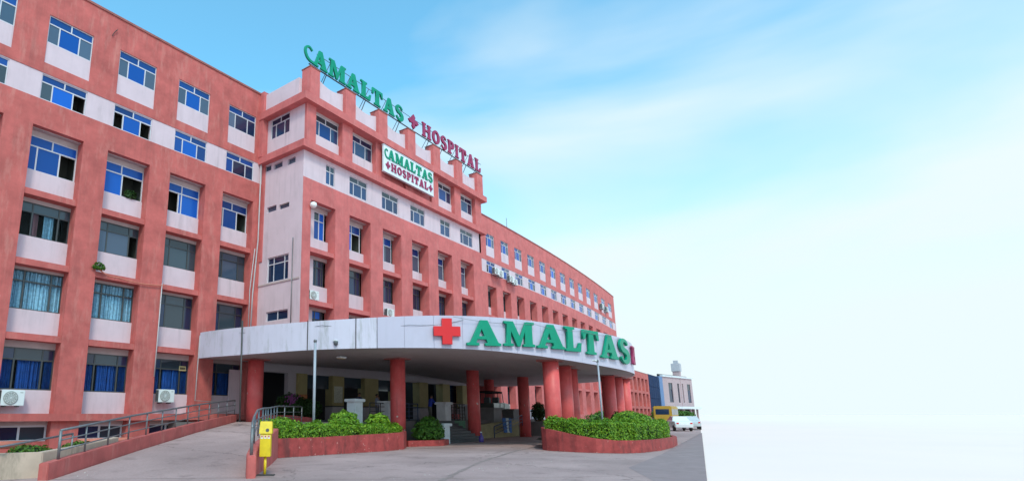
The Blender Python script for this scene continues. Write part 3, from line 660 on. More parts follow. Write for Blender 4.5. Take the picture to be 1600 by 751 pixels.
# canopy sign: each letter stands proud of the panels, square to the curve at its own place
CS = thing('canopy_sign', 'big green letters and red cross on the white canopy front', 'sign', (30, 12, 4.9))
for ch, t0, t1, zb, zt, m in [('+', -136.2, -131.8, 4.98, 6.22, SIGNRED), ('A', -130.7, -124.7, 4.95, 6.18, GREEN), ('M', -124.1, -118.1, 4.98, 6.20, GREEN), ('A', -117.5, -111.4, 4.96, 6.18, GREEN), ('L', -111.0, -106.9, 4.91, 6.18, GREEN), ('T', -106.3, -101.4, 4.84, 6.12, GREEN), ('A', -100.7, -93.8, 4.74, 6.06, GREEN), ('S', -92.6, -86.6, 4.64, 6.06, GREEN), ('H', -82.4, -79.4, 4.75, 5.85, MAROON)]:
    p, n = rim(t0, .10); q, n = rim(t1, .10); ln = (q-p).length; tm = (t0+t1)/2; pm, n = rim(tm, .11); d = (q-p).normalized(); st = pm-d*ln/2
    o = link('cross' if ch == '+' else 'letter', glyph(ch, ln, zt-zb, .12, m), CS, st+Vector((0, 0, zb))-CS.location, math.atan2(d.y, d.x))
def word(parent, s, x0, x1, y, z, h, dep, m, sp=.13, name='letter', tight=None):
    tot = sum(GL[c][0] for c in s)+sp*(len(s)-1); k = (x1-x0)/tot; x = x0; O = []
    for c in s:
        wd = GL[c][0]*k; O.append(link('cross' if c in '+*' else name, glyph(c, wd, h, dep, m if c != '+' else MAROON), parent, Vector((x, y, z))-parent.location)); x += wd+sp*k
    return O
RS = thing('rooftop_sign', 'green and maroon rooftop lettering on a steel rail above the central block', 'sign', (33, 23.9, 23.4))
yS = 23.72
word(RS, 'AMALTAS', 22.55, 32.25, yS, 23.72, 1.22, .10, GREEN)
link('letter_swash', glyph('~', .95, 1.0, .095, GREEN), RS, Vector((21.85, yS+.003, 23.68))-RS.location)
link('cross', glyph('*', 1.35, 1.25, .10, MAROON), RS, Vector((32.95, yS, 23.74))-RS.location)
word(RS, 'HOSPITAL', 34.85, 44.35, yS, 23.72, 1.18, .10, MAROON, .22)
tubeobj('rail', [Vector((22.3, yS+.1, 23.66))-RS.location, Vector((44.7, yS+.1, 23.66))-RS.location], .045, IRON, RS)
tubeobj('rail', [Vector((23.0, yS+.12, 24.72))-RS.location, Vector((44.7, yS+.12, 24.72))-RS.location], .02, IRON, RS)
for i in range(11):
    x = 23.9+i*2.0
    tubeobj('strut', [Vector((x, yS+.1, 23.66))-RS.location, Vector((x-.15, 24.25, 22.6))-RS.location], .03, IRON, RS, 6)
    tubeobj('strut', [Vector((x+.35, yS+.1, 24.7))-RS.location, Vector((x+.2, 24.9, 23.0))-RS.location], .022, IRON, RS, 6)
BS = thing('facade_sign_board', 'white signboard with green and maroon lettering below the parapet', 'sign', (33.5, 23.7, 19.2))
link('board', boxme(6.42, .14, 2.02, SIGNBD, .01), BS, Vector((29.50, 23.46, 18.74))-BS.location)
for (x, z, w_, h_) in ((29.46, 18.70, 6.50, .045), (29.46, 20.755, 6.50, .045)): link('board_trim', boxme(w_, .18, h_, FRAMEW), BS, Vector((x, 23.44, z))-BS.location)
for x in (30.2, 32.7, 35.2): link('bracket', boxme(.06, .5, .06, IRON), BS, Vector((x, 23.605, 19.7))-BS.location)
word(BS, 'AMALTAS', 29.98, 35.72, 23.43, 19.80, .78, .05, GREEN, .10)
link('letter_swash', glyph('~', .5, .66, .045, GREEN), BS, Vector((29.62, 23.433, 19.77))-BS.location)
word(BS, '*HOSPITAL*', 29.70, 35.74, 23.43, 18.99, .60, .05, MAROON, .22)

# ================================================================== PORCH: platform, ramp, steps
PZ = 1.25
b = MB()
plat = [(19.6, 22.6), (22.6, 20.6), (28.6, 20.6), (46.5, 20.6), (46.5, 33.5), (17, 33.5), (17, 27.9), (19.2, 25.7)]
b.poly([(x, y, PZ) for x, y in plat])
for i in range(len(plat)):
    (x0, y0), (x1, y1) = plat[i], plat[(i+1) % len(plat)]; b.quad((x0, y0, -.02), (x1, y1, -.02), (x1, y1, PZ), (x0, y0, PZ))
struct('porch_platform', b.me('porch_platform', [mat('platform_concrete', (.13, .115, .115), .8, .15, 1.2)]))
# ramp: left edge line and right edge line
RLE = [(6.4, 16.1, 0), (10.2, 18.95, .42), (14.6, 22.2, .86), (19.2, 25.55, PZ)]
RRE = [(9.9, 12.6, 0), (11.6, 14.3, .26), (14.8, 17.9, .66), (19.6, 22.55, PZ)]
b = MB()
for i in range(3):
    a, c, e, f = RLE[i], RRE[i], RRE[i+1], RLE[i+1]; n = 4
    for j in range(n):
        l = lambda p, q, t: tuple(p[k_]+(q[k_]-p[k_])*t for k_ in range(3))
        b.quad(l(a, c, j/n), l(a, c, (j+1)/n), l(f, e, (j+1)/n), l(f, e, j/n))
ro = b.me('ramp', CONC); struct('ramp', ro, (0, 0, .006))
def wallstrip(name, label, pts, th, m, cat='wall', group=None, cap=None):
    """free-standing low wall along plan points (x, y, z0, z1)"""
    o = thing(name, label, cat, (pts[0][0], pts[0][1], 0), group=group); b = MB(); n = len(pts); Lp, Rp = [], []
    for i, p in enumerate(pts):
        a, c = pts[max(i-1, 0)], pts[min(i+1, n-1)]; d = Vector((c[0]-a[0], c[1]-a[1], 0)).normalized(); nn = Vector((-d.y, d.x, 0))*th/2
        q = Vector((p[0], p[1], 0))-o.location; Lp.append(q+nn); Rp.append(q-nn)
    for i in range(n-1):
        a, c = pts[i], pts[i+1]
        b.quad((*Rp[i].xy, a[2]), (*Rp[i+1].xy, c[2]), (*Rp[i+1].xy, c[3]), (*Rp[i].xy, a[3])); b.quad((*Lp[i+1].xy, c[2]), (*Lp[i].xy, a[2]), (*Lp[i].xy, a[3]), (*Lp[i+1].xy, c[3]))
        b.quad((*Rp[i].xy, a[3]), (*Rp[i+1].xy, c[3]), (*Lp[i+1].xy, c[3]), (*Lp[i].xy, a[3]))
    for i in (0, n-1): b.quad((*Rp[i].xy, pts[i][2]), (*Lp[i].xy, pts[i][2]), (*Lp[i].xy, pts[i][3]), (*Rp[i].xy, pts[i][3]))
    me = b.me(name, m); bm = bmesh.new(); bm.from_mesh(me); bmesh.ops.remove_doubles(bm, verts=bm.verts, dist=1e-4); bmesh.ops.recalc_face_normals(bm, faces=bm.faces)
    bmesh.ops.bevel(bm, geom=[e for e in bm.edges if len(e.link_faces) == 2 and e.calc_face_angle(0) > .7], offset=.02, segments=2, affect='EDGES'); bm.to_mesh(me); bm.free()
    o.data = None
    link('wall_body', me, o); return o
def railing(name, label, pts, m, hgt=.95, mids=(.35, .65), step=1.3, r=.03, group=None, rp=.028):
    """pts: foot points (x, y, z)"""
    o = thing(name, label, 'railing', pts[0], group=group); P = [Vector(p)-o.location for p in pts]; up = Vector((0, 0, 1))
    tubeobj('top_rail', [p+up*hgt for p in P], r, m, o)
    for f in mids: tubeobj('mid_rail', [p+up*hgt*f for p in P], r*.6, m, o, 6)
    D = [0]
    for a, c in zip(P, P[1:]): D.append(D[-1]+(c-a).length)
    n = max(1, round(D[-1]/step))
    for i in range(n+1):
        s = D[-1]*i/n
        for j in range(len(P)-1):
            if s <= D[j+1]+1e-6: break
        t = (s-D[j])/(D[j+1]-D[j]); p = P[j].lerp(P[j+1], t)
        tubeobj('post', [p, p+up*(hgt-.01)], rp if i else rp*1.5, m, o)
    return o
LWALL = [(6.15, 16.1, -.02, .42), (8.2, 17.7, -.02, .64), (10.1, 19.1, .0, .86), (12.4, 20.8, .0, 1.08), (14.4, 22.3, .0, 1.27), (16.8, 24.05, .0, 1.47), (19.3, 25.85, .0, 1.64)]
wallstrip('ramp_wall', 'red low wall along the left edge of the sloping ramp', LWALL, .26, PINK)
railing('ramp_railing', 'steel pipe railing on the red wall left of the ramp', [(p[0]+.05, p[1]+.05, p[3]-.01) for p in [(6.6, 16.45, 0, .46)]+LWALL[1:]], STEEL, .78, (.32, .66), 1.35, .035)
RWALL = [(9.85, 12.35, -.02, .56), (10.02, 12.6, -.02, .62), (10.44, 13.0, -.02, .76), (11.11, 13.65, -.02, .86), (12.09, 14.55, -.02, .94), (13.29, 15.7, -.02, 1.02), (14.9, 17.3, 0, 1.12)]
wallstrip('ramp_wall', 'curved red wall end beside the yellow bin', RWALL, .24, PINK)
railing('ramp_railing', 'curved steel railing behind the yellow bin and hedge', [(9.95, 12.5, .5), (10.1, 12.7, .62), (10.6, 13.25, .80), (11.4, 14.1, .98), (12.6, 15.3, 1.05), (14.8, 17.6, 1.1), (17.5, 20.2, 1.22), (20.6, 21.9, PZ)], STEEL, .80, (.35, .66), 1.35, .032)
wallstrip('ramp_wall', 'red kerb wall at the top of the ramp by the flowering bush', [(20.7, 25.2, 1.1, 1.62), (22.2, 24.4, 1.1, 1.60), (23.2, 23.6, 1.1, 1.45)], .3, REDWALL)
# steps
ST = thing('entrance_steps', 'dark stone steps climbing to the porch between white pedestals', 'steps', (31, 19.5, 0))
for i in range(8):
    b = MB(); b.box(28.9-31, 33.0-31, 18.2+i*.3-19.5, 20.599-19.5, i*PZ/8, (i+1)*PZ/8-.001); link('step', b.me('step', TREAD, bevel=.012), ST)
# lobby wall behind the porch
LB = thing('lobby_front', 'shaded lobby front with yellow piers and dark openings', 'facade', (34, 28, PZ))
fb = Frame(LB, 0, 28.0)
fb.box('lintel_beam', 22.6, 49, .05, .45, 4.30, 4.98, LOBBY)
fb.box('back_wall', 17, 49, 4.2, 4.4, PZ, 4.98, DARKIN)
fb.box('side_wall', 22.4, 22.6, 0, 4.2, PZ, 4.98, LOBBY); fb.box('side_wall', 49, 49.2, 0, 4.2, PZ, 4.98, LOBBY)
fb.box('wall', 22.6, 23.0, 0, .3, PZ, 4.3, LOBBY); fb.box('wall', 25.0, 25.72, -.05, .3, PZ, 4.3, LOBBY)
PIERX = [(25.72, 26.55), (29.0, 30.2), (32.5, 34.1), (36.2, 37.4), (39.6, 40.9), (43.2, 44.4), (46.6, 47.6)]
for a, c in PIERX:
    fb.box('pier', a, c, -.25, .45, PZ+1.0, 4.32, YELLOWP); fb.box('pier_base', a, c, -.25, .45, PZ, PZ+.92, LOBBY); fb.box('pier_band', a-.02, c+.02, -.27, .47, PZ+.92, PZ+1.0, IRON)
for a, c, z in ((26.57, 28.98, 3.9), (30.22, 32.48, 4.05), (34.12, 36.18, 3.95)): fb.box('transom_glass', a, c, .12, .15, z-.5, 4.3, SLATE)
b = MB(); b.box(0, .8, 0, .02, 0, .55); link('notice', b.me('notice', mat('notice_orange', (.45, .16, .05), .6, .5, 9)), LB, Vector((25.74, 27.72, PZ+1.15))-LB.location)
b = MB(); b.box(0, .85, 0, .02, 0, 1.15); link('notice', b.me('notice', mat('notice_paper', (.52, .50, .40), .6, .25, 12)), LB, Vector((29.15, 27.72, PZ+1.2))-LB.location)

PEDG = mat('pedestal_grey', (.24, .235, .245), .8, .15, 2)
def pedestal(label, x, y, z0, z1, w=.75, PEDW=PEDW):
    o = thing('pedestal', label, 'pedestal', (x, y, z0), rz=.0, group='white porch pedestals'); h = z1-z0
    link('shaft', boxme(w, w, h-.16, PEDW, .01), o, (-w/2, -w/2, 0)); link('cap', boxme(w+.22, w+.22, .16, PEDW, .03), o, (-w/2-.11, -w/2-.11, h-.16))
    return o
pedestal('white capped pedestal behind the left hedge, left of the dark-clothed person', 23.4, 20.7, PZ-.6, 2.48, .62)
pedestal('white pedestal half hidden behind the front red column', 26.6, 21.0, PZ, 2.42, .65)
pedestal('tall white pedestal at the head of the dark steps', 32.6, 20.9, PZ-.2, 2.46, .70)
pedestal('low white pedestal on the ground at the foot of the steps', 28.2, 18.2, 0, 1.15, .62)
pedestal('white pedestal to the right of the steps, behind the shaded column', 35.9, 21.1, PZ-.3, 2.35, .65)
pedestal('grey block pedestal left of the jeep', 39.2, 21.0, PZ-.4, 2.16, 1.3, PEDG)
pedestal('grey block pedestal under the jeep windscreen', 42.6, 21.0, PZ-.4, 2.08, 1.0, PEDG)
pedestal('grey planter pedestal at the left of the right planter', 44.6, 19.5, 0, 1.1, 1.3, PEDG)
BLRAIL = mat('rail_navy', (.03, .05, .11), .4)
railing('porch_railing', 'dark pipe railing along the porch left of the steps', [(24.9, 20.9, PZ), (26.9, 20.95, PZ)], IRON, 1.05, (.3, .55, .8), .9, .03)
railing('porch_railing', 'dark porch railing between two white pedestals behind the shrub', [(27.8, 20.95, PZ), (29.6, 20.9, PZ)], BLRAIL, 1.05, (.3, .55, .8), .9, .03)
railing('porch_railing', 'dark railing above the green notice right of the steps', [(33.3, 20.95, PZ), (35.5, 21.0, PZ)], IRON, 1.1, (.2, .4, .6, .8), .35, .03)
railing('stair_railing', 'thin dark handrail slanting up beside the ramped side steps', [(35.2, 18.6, .1), (40.2, 18.9, .85)], BLRAIL, .75, (.35, .65), 2.4, .035)
b = MB(); b.box(0, 1.5, 0, .05, 0, .8)
thing('green_notice', 'green board low on the porch front right of the steps', 'board', (33.2, 20.52, .45), me=b.me('green_notice', mat('notice_green', (.01, .16, .07), .5, .5, 6)))
b = MB(); b.poly([(0, 0, 0), (6.5, 0, 0), (6.5, 0, 1.2), (5.2, 0, 1.22), (0, 0, .9)][:5]); b.poly([(0, .3, 0), (0, .3, .9), (5.2, .3, 1.22), (6.5, .3, 1.2), (6.5, .3, 0)]); b.quad((0, 0, .9), (5.2, 0, 1.22), (5.2, .3, 1.22), (0, .3, .9)); b.quad((5.2, 0, 1.22), (6.5, 0, 1.2), (6.5, .3, 1.2), (5.2, .3, 1.22))
thing('side_wall', 'dull ochre sloping wall behind the handrail under the jeep', 'wall', (35.8, 20.2, 0), me=b.me('side_wall', mat('ochre_wall', (.34, .29, .16), .8, .2, 2)))

# ================================================================== vegetation
def leaves(name, sampler, n, size, m, parent=None, seed=1):
    rr = random.Random(seed); V = []; F = []; H = []
    for i in range(n):
        p, nrm_ = sampler(rr); s = size*rr.uniform(.6, 1.3)
        nv = (Vector(nrm_)+Vector((rr.gauss(0, .6), rr.gauss(0, .6), rr.gauss(0, .6)))).normalized()
        a = nv.cross(Vector((rr.gauss(0, 1), rr.gauss(0, 1), rr.gauss(0, 1)))).normalized(); c = nv.cross(a)
        p = Vector(p); k = len(V)
        V += [tuple(p-a*s), tuple(p+c*s*.5), tuple(p+a*s), tuple(p-c*s*.5)]; F.append((k, k+1, k+2, k+3)); H.append(min(1, max(0, rr.gauss(.5, .25))))
    me = bpy.data.meshes.new(name); me.from_pydata(V, [], F); me.materials.append(m)
    at = me.attributes.new('hue', 'FLOAT', 'FACE'); at.data.foreach_set('value', H)
    return link(name, me, parent)
def blob(name, c, r, m, parent, seed=0, sub=2):
    bm = bmesh.new(); bmesh.ops.create_icosphere(bm, subdivisions=sub, radius=1); rr = random.Random(seed)
    for v in bm.verts: k_ = rr.uniform(.82, 1.08); v.co = Vector((c[0]+v.co.x*r[0]*k_, c[1]+v.co.y*r[1]*k_, c[2]+v.co.z*r[2]*k_))
    me = bpy.data.meshes.new(name); bm.to_mesh(me); bm.free(); me.materials.append(m); return link(name, me, parent)
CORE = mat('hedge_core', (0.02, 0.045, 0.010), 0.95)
def bush(name, label, cat, loc, lumps, n, size, m, group=None, seed=1, trunk=None, core=True):
    """lumps: (cx, cy, cz, rx, ry, rz) relative to loc"""
    o = thing(name, label, cat, loc, group=group); wts = [l[3]*l[4]+l[4]*l[5]+l[3]*l[5] for l in lumps]; tw = sum(wts)
    def sampler(rr):
        q = rr.uniform(0, tw)
        for l, w_ in zip(lumps, wts):
            q -= w_
            if q <= 0: break
        d = Vector((rr.gauss(0, 1), rr.gauss(0, 1), rr.gauss(0, 1))).normalized(); k_ = rr.uniform(.78, 1.06)
        k_ *= 1+.10*math.sin(7*d.x+seed+l[0]*3)*math.sin(6*d.y+2*seed)+.06*math.sin(13*d.z+l[1]*5)
        z = max(.02-loc[2]*0, l[2]+d.z*l[5]*k_)
        return (l[0]+d.x*l[3]*k_, l[1]+d.y*l[4]*k_, z), (d.x, d.y, d.z+.35)
    leaves('foliage', sampler, n, size, m, o, seed)
    if core:
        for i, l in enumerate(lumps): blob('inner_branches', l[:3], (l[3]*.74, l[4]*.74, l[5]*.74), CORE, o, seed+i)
    if trunk:
        b = MB(); b.tube([(0, 0, -.1), (trunk[1]*.1, 0, trunk[1]*.5), (0, .05, trunk[1])], trunk[0], 8, r1=trunk[0]*.5)
        for q in range(5):
            a = q*1.3; b.tube([(0, .03, trunk[1]*.8), (math.cos(a)*trunk[1]*.4, math.sin(a)*trunk[1]*.4, trunk[1]*1.35)], trunk[0]*.45, 6, r1=trunk[0]*.15)
        link('trunk', b.me('trunk', TWIG, smooth=True), o)
    return o
def hedge(name, label, path, zt, hw, n, size, m, seed=1, z0=.4):
    """clipped hedge along plan points; zt(t) gives the top height"""
    o = thing(name, label, 'hedge', (path[0][0], path[0][1], 0), group='clipped hedges'); P = [Vector((p[0], p[1], 0))-o.location for p in path]
    D = [0]
    for a, c in zip(P, P[1:]): D.append(D[-1]+(c-a).length)
    T = D[-1]
    def at(s):
        s = min(max(s, 0), T)
        for j in range(len(P)-1):
            if s <= D[j+1]: break
        d = (P[j+1]-P[j]).normalized(); f = (s-D[j])/(D[j+1]-D[j]); d0 = (P[j+1]-P[max(j-1, 0)]).normalized(); d1 = (P[min(j+2, len(P)-1)]-P[j]).normalized(); e = d0.lerp(d1, f).normalized()
        return P[j]+d*(s-D[j]), Vector((-e.y, e.x, 0))
    def sampler(rr):
        s = rr.uniform(-.1, T+.1); c, nn = at(s); h = zt(min(max(s/T, 0), 1)); side = rr.random(); e = rr.gauss(0, .045)
        bump = .06*math.sin(s*5.1+seed)+.05*math.sin(s*11.7)
        if side < .45: q = rr.uniform(-1, 1); p = c+nn*hw*q; return (p.x, p.y, h+e+bump-.10*q**4), (0, 0, 1)
        if side < .92:
            z = z0+(h-z0)*rr.random(); k_ = (hw+e+bump*.8)*(-1 if side < .78 else 1); p = c+nn*k_; return (p.x, p.y, z), (nn.x*(1 if k_ > 0 else -1), nn.y*(1 if k_ > 0 else -1), .5)
        en = 1 if rr.random() < .5 else 0; c, nn = at(T*en); d = Vector((nn.y, -nn.x, 0)); q = rr.uniform(-1, 1); p = c+nn*hw*q+d*(.05+e)*(1 if en else -1)
        return (p.x, p.y, z0+(h-z0)*rr.random()), (d.x*(1 if en else -1), d.y*(1 if en else -1), .4)
    leaves('foliage', sampler, n, size, m, o, seed)
    b = MB(); q = 24; R = []
    for i in range(q+1):
        c, nn = at(T*i/q); h = zt(i/q)-.09; R.append(((c+nn*(hw-.09)).xy, (c-nn*(hw-.09)).xy, h))
    for i in range(q):
        (a, c, h), (e, f, g) = R[i], R[i+1]; b.quad((*a, z0), (*e, z0), (*e, g), (*a, h)); b.quad((*c, h), (*f, g), (*f, z0), (*c, z0)); b.quad((*a, h), (*e, g), (*f, g), (*c, h))
    for (a, c, h) in (R[0], R[-1]): b.quad((*a, z0), (*a, h), (*c, h), (*c, z0))
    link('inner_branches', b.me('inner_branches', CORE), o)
    return o
# left planter
LP = [(14.7, 17.4, -.02, .74), (16.0, 17.28, -.02, .73), (17.5, 17.15, -.02, .73), (19.2, 16.95, -.02, .76), (21.2, 16.75, -.02, .79), (22.6, 16.95, -.02, .80), (23.9, 17.75, -.02, .82), (25.0, 18.95, -.02, .82)]
wallstrip('planter', 'long red planter wall under the left hedge', LP, .22, REDWALL, 'planter')
wallstrip('planter', 'low red kerb planter under the bushy shrub right of the front column', [(24.6, 18.1, -.02, .30), (26.6, 17.25, -.02, .30), (27.9, 17.75, -.02, .30)], .3, REDWALL, 'planter')
b = MB(); b.poly([(14.7, 17.5, .55), (21.2, 16.85, .6), (24.9, 19.0, .6), (23.5, 20.5, .6), (16.0, 19.2, .55)]); struct('planter_soil', b.me('planter_soil', SOIL))
hedge('hedge', 'bright lime clipped hedge filling the left planter', [(15.2, 17.75), (17.6, 17.6), (21.2, 17.25), (23.2, 17.95), (24.4, 19.0)], lambda t: 1.14+.09*math.sin(t*5.0+.6), .38, 18000, .048, LEAF_LIME, 3, .6)
bush('topiary_shrub', 'rounded lime shrub at the left end of the left hedge, beside the lamp pole', 'shrub', (15.9, 18.15, .55), [(0, 0, .58, .75, .5, .40), (-.55, .1, .74, .45, .4, .20)], 4200, .05, LEAF_LIME, 'planter shrubs', 5)
bush('topiary_shrub', 'tallest rounded lime shrub rising mid hedge before the white pedestal', 'shrub', (19.5, 17.9, .55), [(0, 0, .74, .75, .6, .52)], 4200, .05, LEAF_LIME, 'planter shrubs', 6)
bush('spiky_shrub', 'yellow-green feathery shrub behind the hedge near the front column', 'shrub', (22.3, 18.2, .6), [(0, 0, .68, .65, .5, .42), (.4, .2, .76, .5, .4, .28)], 1500, .09, LEAF_LIME, 'planter shrubs', 8)
bush('spiky_shrub', 'dark bushy shrub in the low planter beside the front column', 'shrub', (26.9, 18.3, .1), [(0, 0, .62, 1.05, .75, .62), (.1, 0, 1.0, .6, .5, .45)], 3400, .085, LEAF_MID, 'planter shrubs', 9)
bush('flowering_bush', 'dark bush with purple flowers at the top of the ramp', 'shrub', (23.6, 26.0, PZ), [(0, 0, .9, 1.0, .8, .75), (1.1, -.3, .75, .9, .7, .6), (-.5, .1, 1.15, .5, .5, .4)], 4200, .08, LEAF_DARK, 'planter shrubs', 11)
fo = bpy.data.objects['flowering_bush']
b = MB(); rr = random.Random(3)
for i in range(60):
    x, y, z = rr.gauss(-.55, .22), rr.gauss(-.62, .1), rr.gauss(1.25, .14); s = .05; b.quad((x-s, y, z-s), (x+s, y, z-s*.5), (x+s, y-.02, z+s), (x-s, y-.02, z+s))
link('flowers', b.me('flowers', FLOWER), fo)
# right planter
RP = [(29.6, 12.75, -.02, 1.0), (28.0, 12.05, -.02, 1.0), (26.6, 11.4, -.02, 1.0), (26.3, 11.1, -.02, .99), (26.05, 10.4, -.02, .88), (25.95, 9.6, -.02, .74), (26.0, 8.8, -.02, .62), (26.4, 8.0, -.02, .54), (27.3, 7.42, -.02, .53), (29.5, 7.15, -.02, .52), (32.5, 7.3, -.02, .50), (35.5, 7.7, -.02, .47), (37.6, 8.3, -.02, .46), (38.4, 9.2, -.02, .45), (38.6, 10.4, -.02, .45)]
wallstrip('planter', 'curved red planter wall under the right hedge, highest at its left end', RP, .22, REDWALL, 'planter')
b = MB(); b.poly([(27.6, 12.3, .42), (26.5, 11.0, .42), (26.2, 9.0, .42), (27.4, 7.6, .42), (32.5, 7.45, .42), (37.4, 8.4, .42), (38.4, 10.4, .42), (44, 13.2, .42), (30, 13.2, .42)]); struct('planter_soil', b.me('planter_soil', SOIL))
hedge('hedge', 'bright lime clipped hedge filling the right planter', [(26.95, 11.2), (26.5, 9.7), (26.7, 8.6), (27.8, 7.95)], lambda t: 1.40-.14*t+.03*math.sin(t*9), .40, 14000, .048, LEAF_LIME, 13, .45)
hedge('hedge', 'lower lime hedge stretching to the far right end of the right planter', [(27.5, 8.0), (31.5, 7.85), (34.5, 8.2), (37.2, 8.85)], lambda t: 1.16+.10*math.sin(t*8), .38, 14000, .048, LEAF_LIME, 14, .42)
bush('topiary_shrub', 'round flat-topped lime shrub above the right hedge', 'shrub', (29.9, 8.45, .42), [(0, 0, 1.0, .85, .7, .40), (.1, 0, .5, .4, .4, .4)], 4200, .052, LEAF_LIME, 'planter shrubs', 15)
bush('topiary_shrub', 'second round lime shrub at the far end of the right planter', 'shrub', (33.4, 8.9, .42), [(0, 0, .78, .9, .7, .45)], 3600, .055, LEAF_LIME, 'planter shrubs', 16)
bush('spiky_shrub', 'small dark purple-leaved shrub at the foot of the right-end columns', 'shrub', (38.0, 11.4, .42), [(0, 0, .75, .45, .45, .65)], 900, .08, LEAF_DARK, 'planter shrubs', 17)
bush('spiky_shrub', 'dark leafy plant on the grey planter pedestal', 'shrub', (44.6, 19.5, 1.1), [(0, 0, .75, .55, .55, .75)], 1200, .09, LEAF_DARK, 'planter shrubs', 18)
# far greenery in front of the right wing
for i, (x, y, r, h, lb) in enumerate([(60, 19.5, 1.6, 1.7, 'dark green bush behind the right planter columns, left one'), (66, 20.6, 1.8, 1.9, 'dark green bush seen past the right lamp pole'), (70, 19.2, 1.7, 1.6, 'dark green bush beside the right-end columns, in the distance')]):
    bush('far_bush', lb, 'shrub', (x, y, 0), [(0, 0, h*.55, r*1.3, r, h*.55)], 1500, .16, LEAF_MID, 'bushes before the far wing', 30+i)

# ================================================================== poles, lights, pipes, cables
def lamp_pole(label, x, y, z0, z1, r, arm):
    o = thing('lamp_pole', label, 'pole', (x, y, z0), group='lamp poles'); b = MB(); b.tube([(0, 0, 0), (0, 0, z1-z0)], r, 14); link('post', b.me('post', POLE, smooth=True), o)
    b = MB(); b.lathe([(0, -.02), (r*1.25, -.02), (r*1.25, .06), (r*.8, .10), (0, .10)], 14, (0, 0, z1-z0)); link('cap', b.me('cap', STEEL, smooth=True), o)
    b = MB(); b.box(-r*1.6, r*1.6, -r*1.6, r*1.6, 0, .03); link('base_plate', b.me('base_plate', STEEL), o)
    if arm: tubeobj('arm', [(0, 0, z1-z0-.05), (-.28, .05, z1-z0+.03)], r*.5, STEEL, o); b = MB(); b.box(-.52, -.26, -.06, .1, z1-z0-.01, z1-z0+.06); link('lamp_head', b.me('lamp_head', ACW, bevel=.015), o)
    return o
lamp_pole('pale grey pole standing in the left hedge', 17.75, 18.1, .55, 4.85, .062, False)
lamp_pole('pale grey pole with a small lamp standing in the right hedge', 28.0, 9.1, .42, 4.15, .042, True)
def pipe(label, pts, r, m=PVC, name='drain_pipe', cat='pipe', group=None):
    b = MB(); b.tube(pts, r, 8); return thing(name, label, cat, group=group, me=b.me(name, m, smooth=True))
pipe('white drain pipe running down the wing beside the central block', [(22.0, 27.85, 22.7), (22.0, 27.85, 12.6), (21.75, 27.85, 9.0), (21.7, 27.85, 6.3)], .045)
pipe('thin white conduit at the corner of the wing, beside the drain pipe', [(21.8, 27.88, 12.0), (21.55, 27.88, 9.3), (21.55, 27.88, 6.3)], .03)
pipe('white pipe down the canopy left end to the ramp', [(18.25, 27.75, 6.1), (18.0, 27.6, 6.0), (18.0, 27.7, 2.4), (19.6, 27.7, 2.35)], .028)
pipe('white pipe on the pilaster left of the canopy', [(15.65, 27.9, 8.6), (15.62, 27.9, 5.2), (15.6, 27.9, 3.6)], .03)
pipe('dark rusty pole leaning against the left end of the canopy', [(17.55, 23.05, 1.3), (17.85, 23.6, 6.4)], .045, IRON, 'scaffold_pole', 'pole')
pipe('thin grey pipe fixed to the blank white return wall', [(22.2, 24.75, 12.2), (22.2, 24.75, 5.0)], .03, STEEL)
pipe('terracotta pipe lying along the foot of the left wing', [(7.0, 26.9, .42), (9.6, 26.9, .42)], .16, TERRA)
pipe('terracotta pipe along the foot of the wing behind the ramp railing', [(11.6, 26.9, .45), (16.2, 26.9, .45)], .13, TERRA)
def cable(label, pts, sag=.3, r=.012, m=CABLE):
    P = []
    for a, c in zip(pts, pts[1:]):
        a, c = Vector(a), Vector(c)
        for i in range(10): t = i/10; P.append(a.lerp(c, t)-Vector((0, 0, sag*4*t*(1-t))))
    P.append(Vector(pts[-1])); b = MB(); b.tube(P, r, 5); return thing('cable', label, 'cable', group='loose cables', me=b.me('cable', m))
cpts = [(*rim(t, .05)[0].xy, z) for t, z in ((-172, 5.85), (-155, 5.95), (-140, 5.9), (-131, 6.2))]
cable('thin cable sagging along the white canopy front', cpts, .12, .010, STEEL)
cpts = [(*rim(t, .26)[0].xy, z) for t, z in ((-133, 6.3), (-118, 6.12), (-106, 6.02), (-96, 6.1))]
cable('thin cable drooping across the green canopy letters', cpts, .12, .010, STEEL)
cable('reddish cable looped along the slab of the left wing', [(12.2, 27.9, 8.75), (13.2, 27.9, 8.5), (15.8, 27.9, 8.55)], .12, .035, TERRA)
cable('black cable hanging on the left wing roof edge', [(11.7, 27.95, 21.6), (11.95, 27.92, 22.1)], -.05, .02)
FL = mat('seam_dark', (.05, .05, .055), .8)
for t, lb in ((-157.6, 'thin dark vertical strip on the canopy above the left pole'), (-149.1, 'thin dark vertical strip on the canopy right of the stains')):
    p, n = rim(t, .03); b = MB(); b.tube([(p.x, p.y, sm(t, ZB)), (p.x, p.y, sm(t, ZT)+.06)], .022, 6); thing('conduit_strip', lb, 'conduit', me=b.me('conduit_strip', FL))
pipe('thin steel aerial rod on the roof of the far wing', [(59.0, 28.4, 22.9), (59.0, 28.4, 24.4)], .03, STEEL, 'roof_aerial', 'aerial')
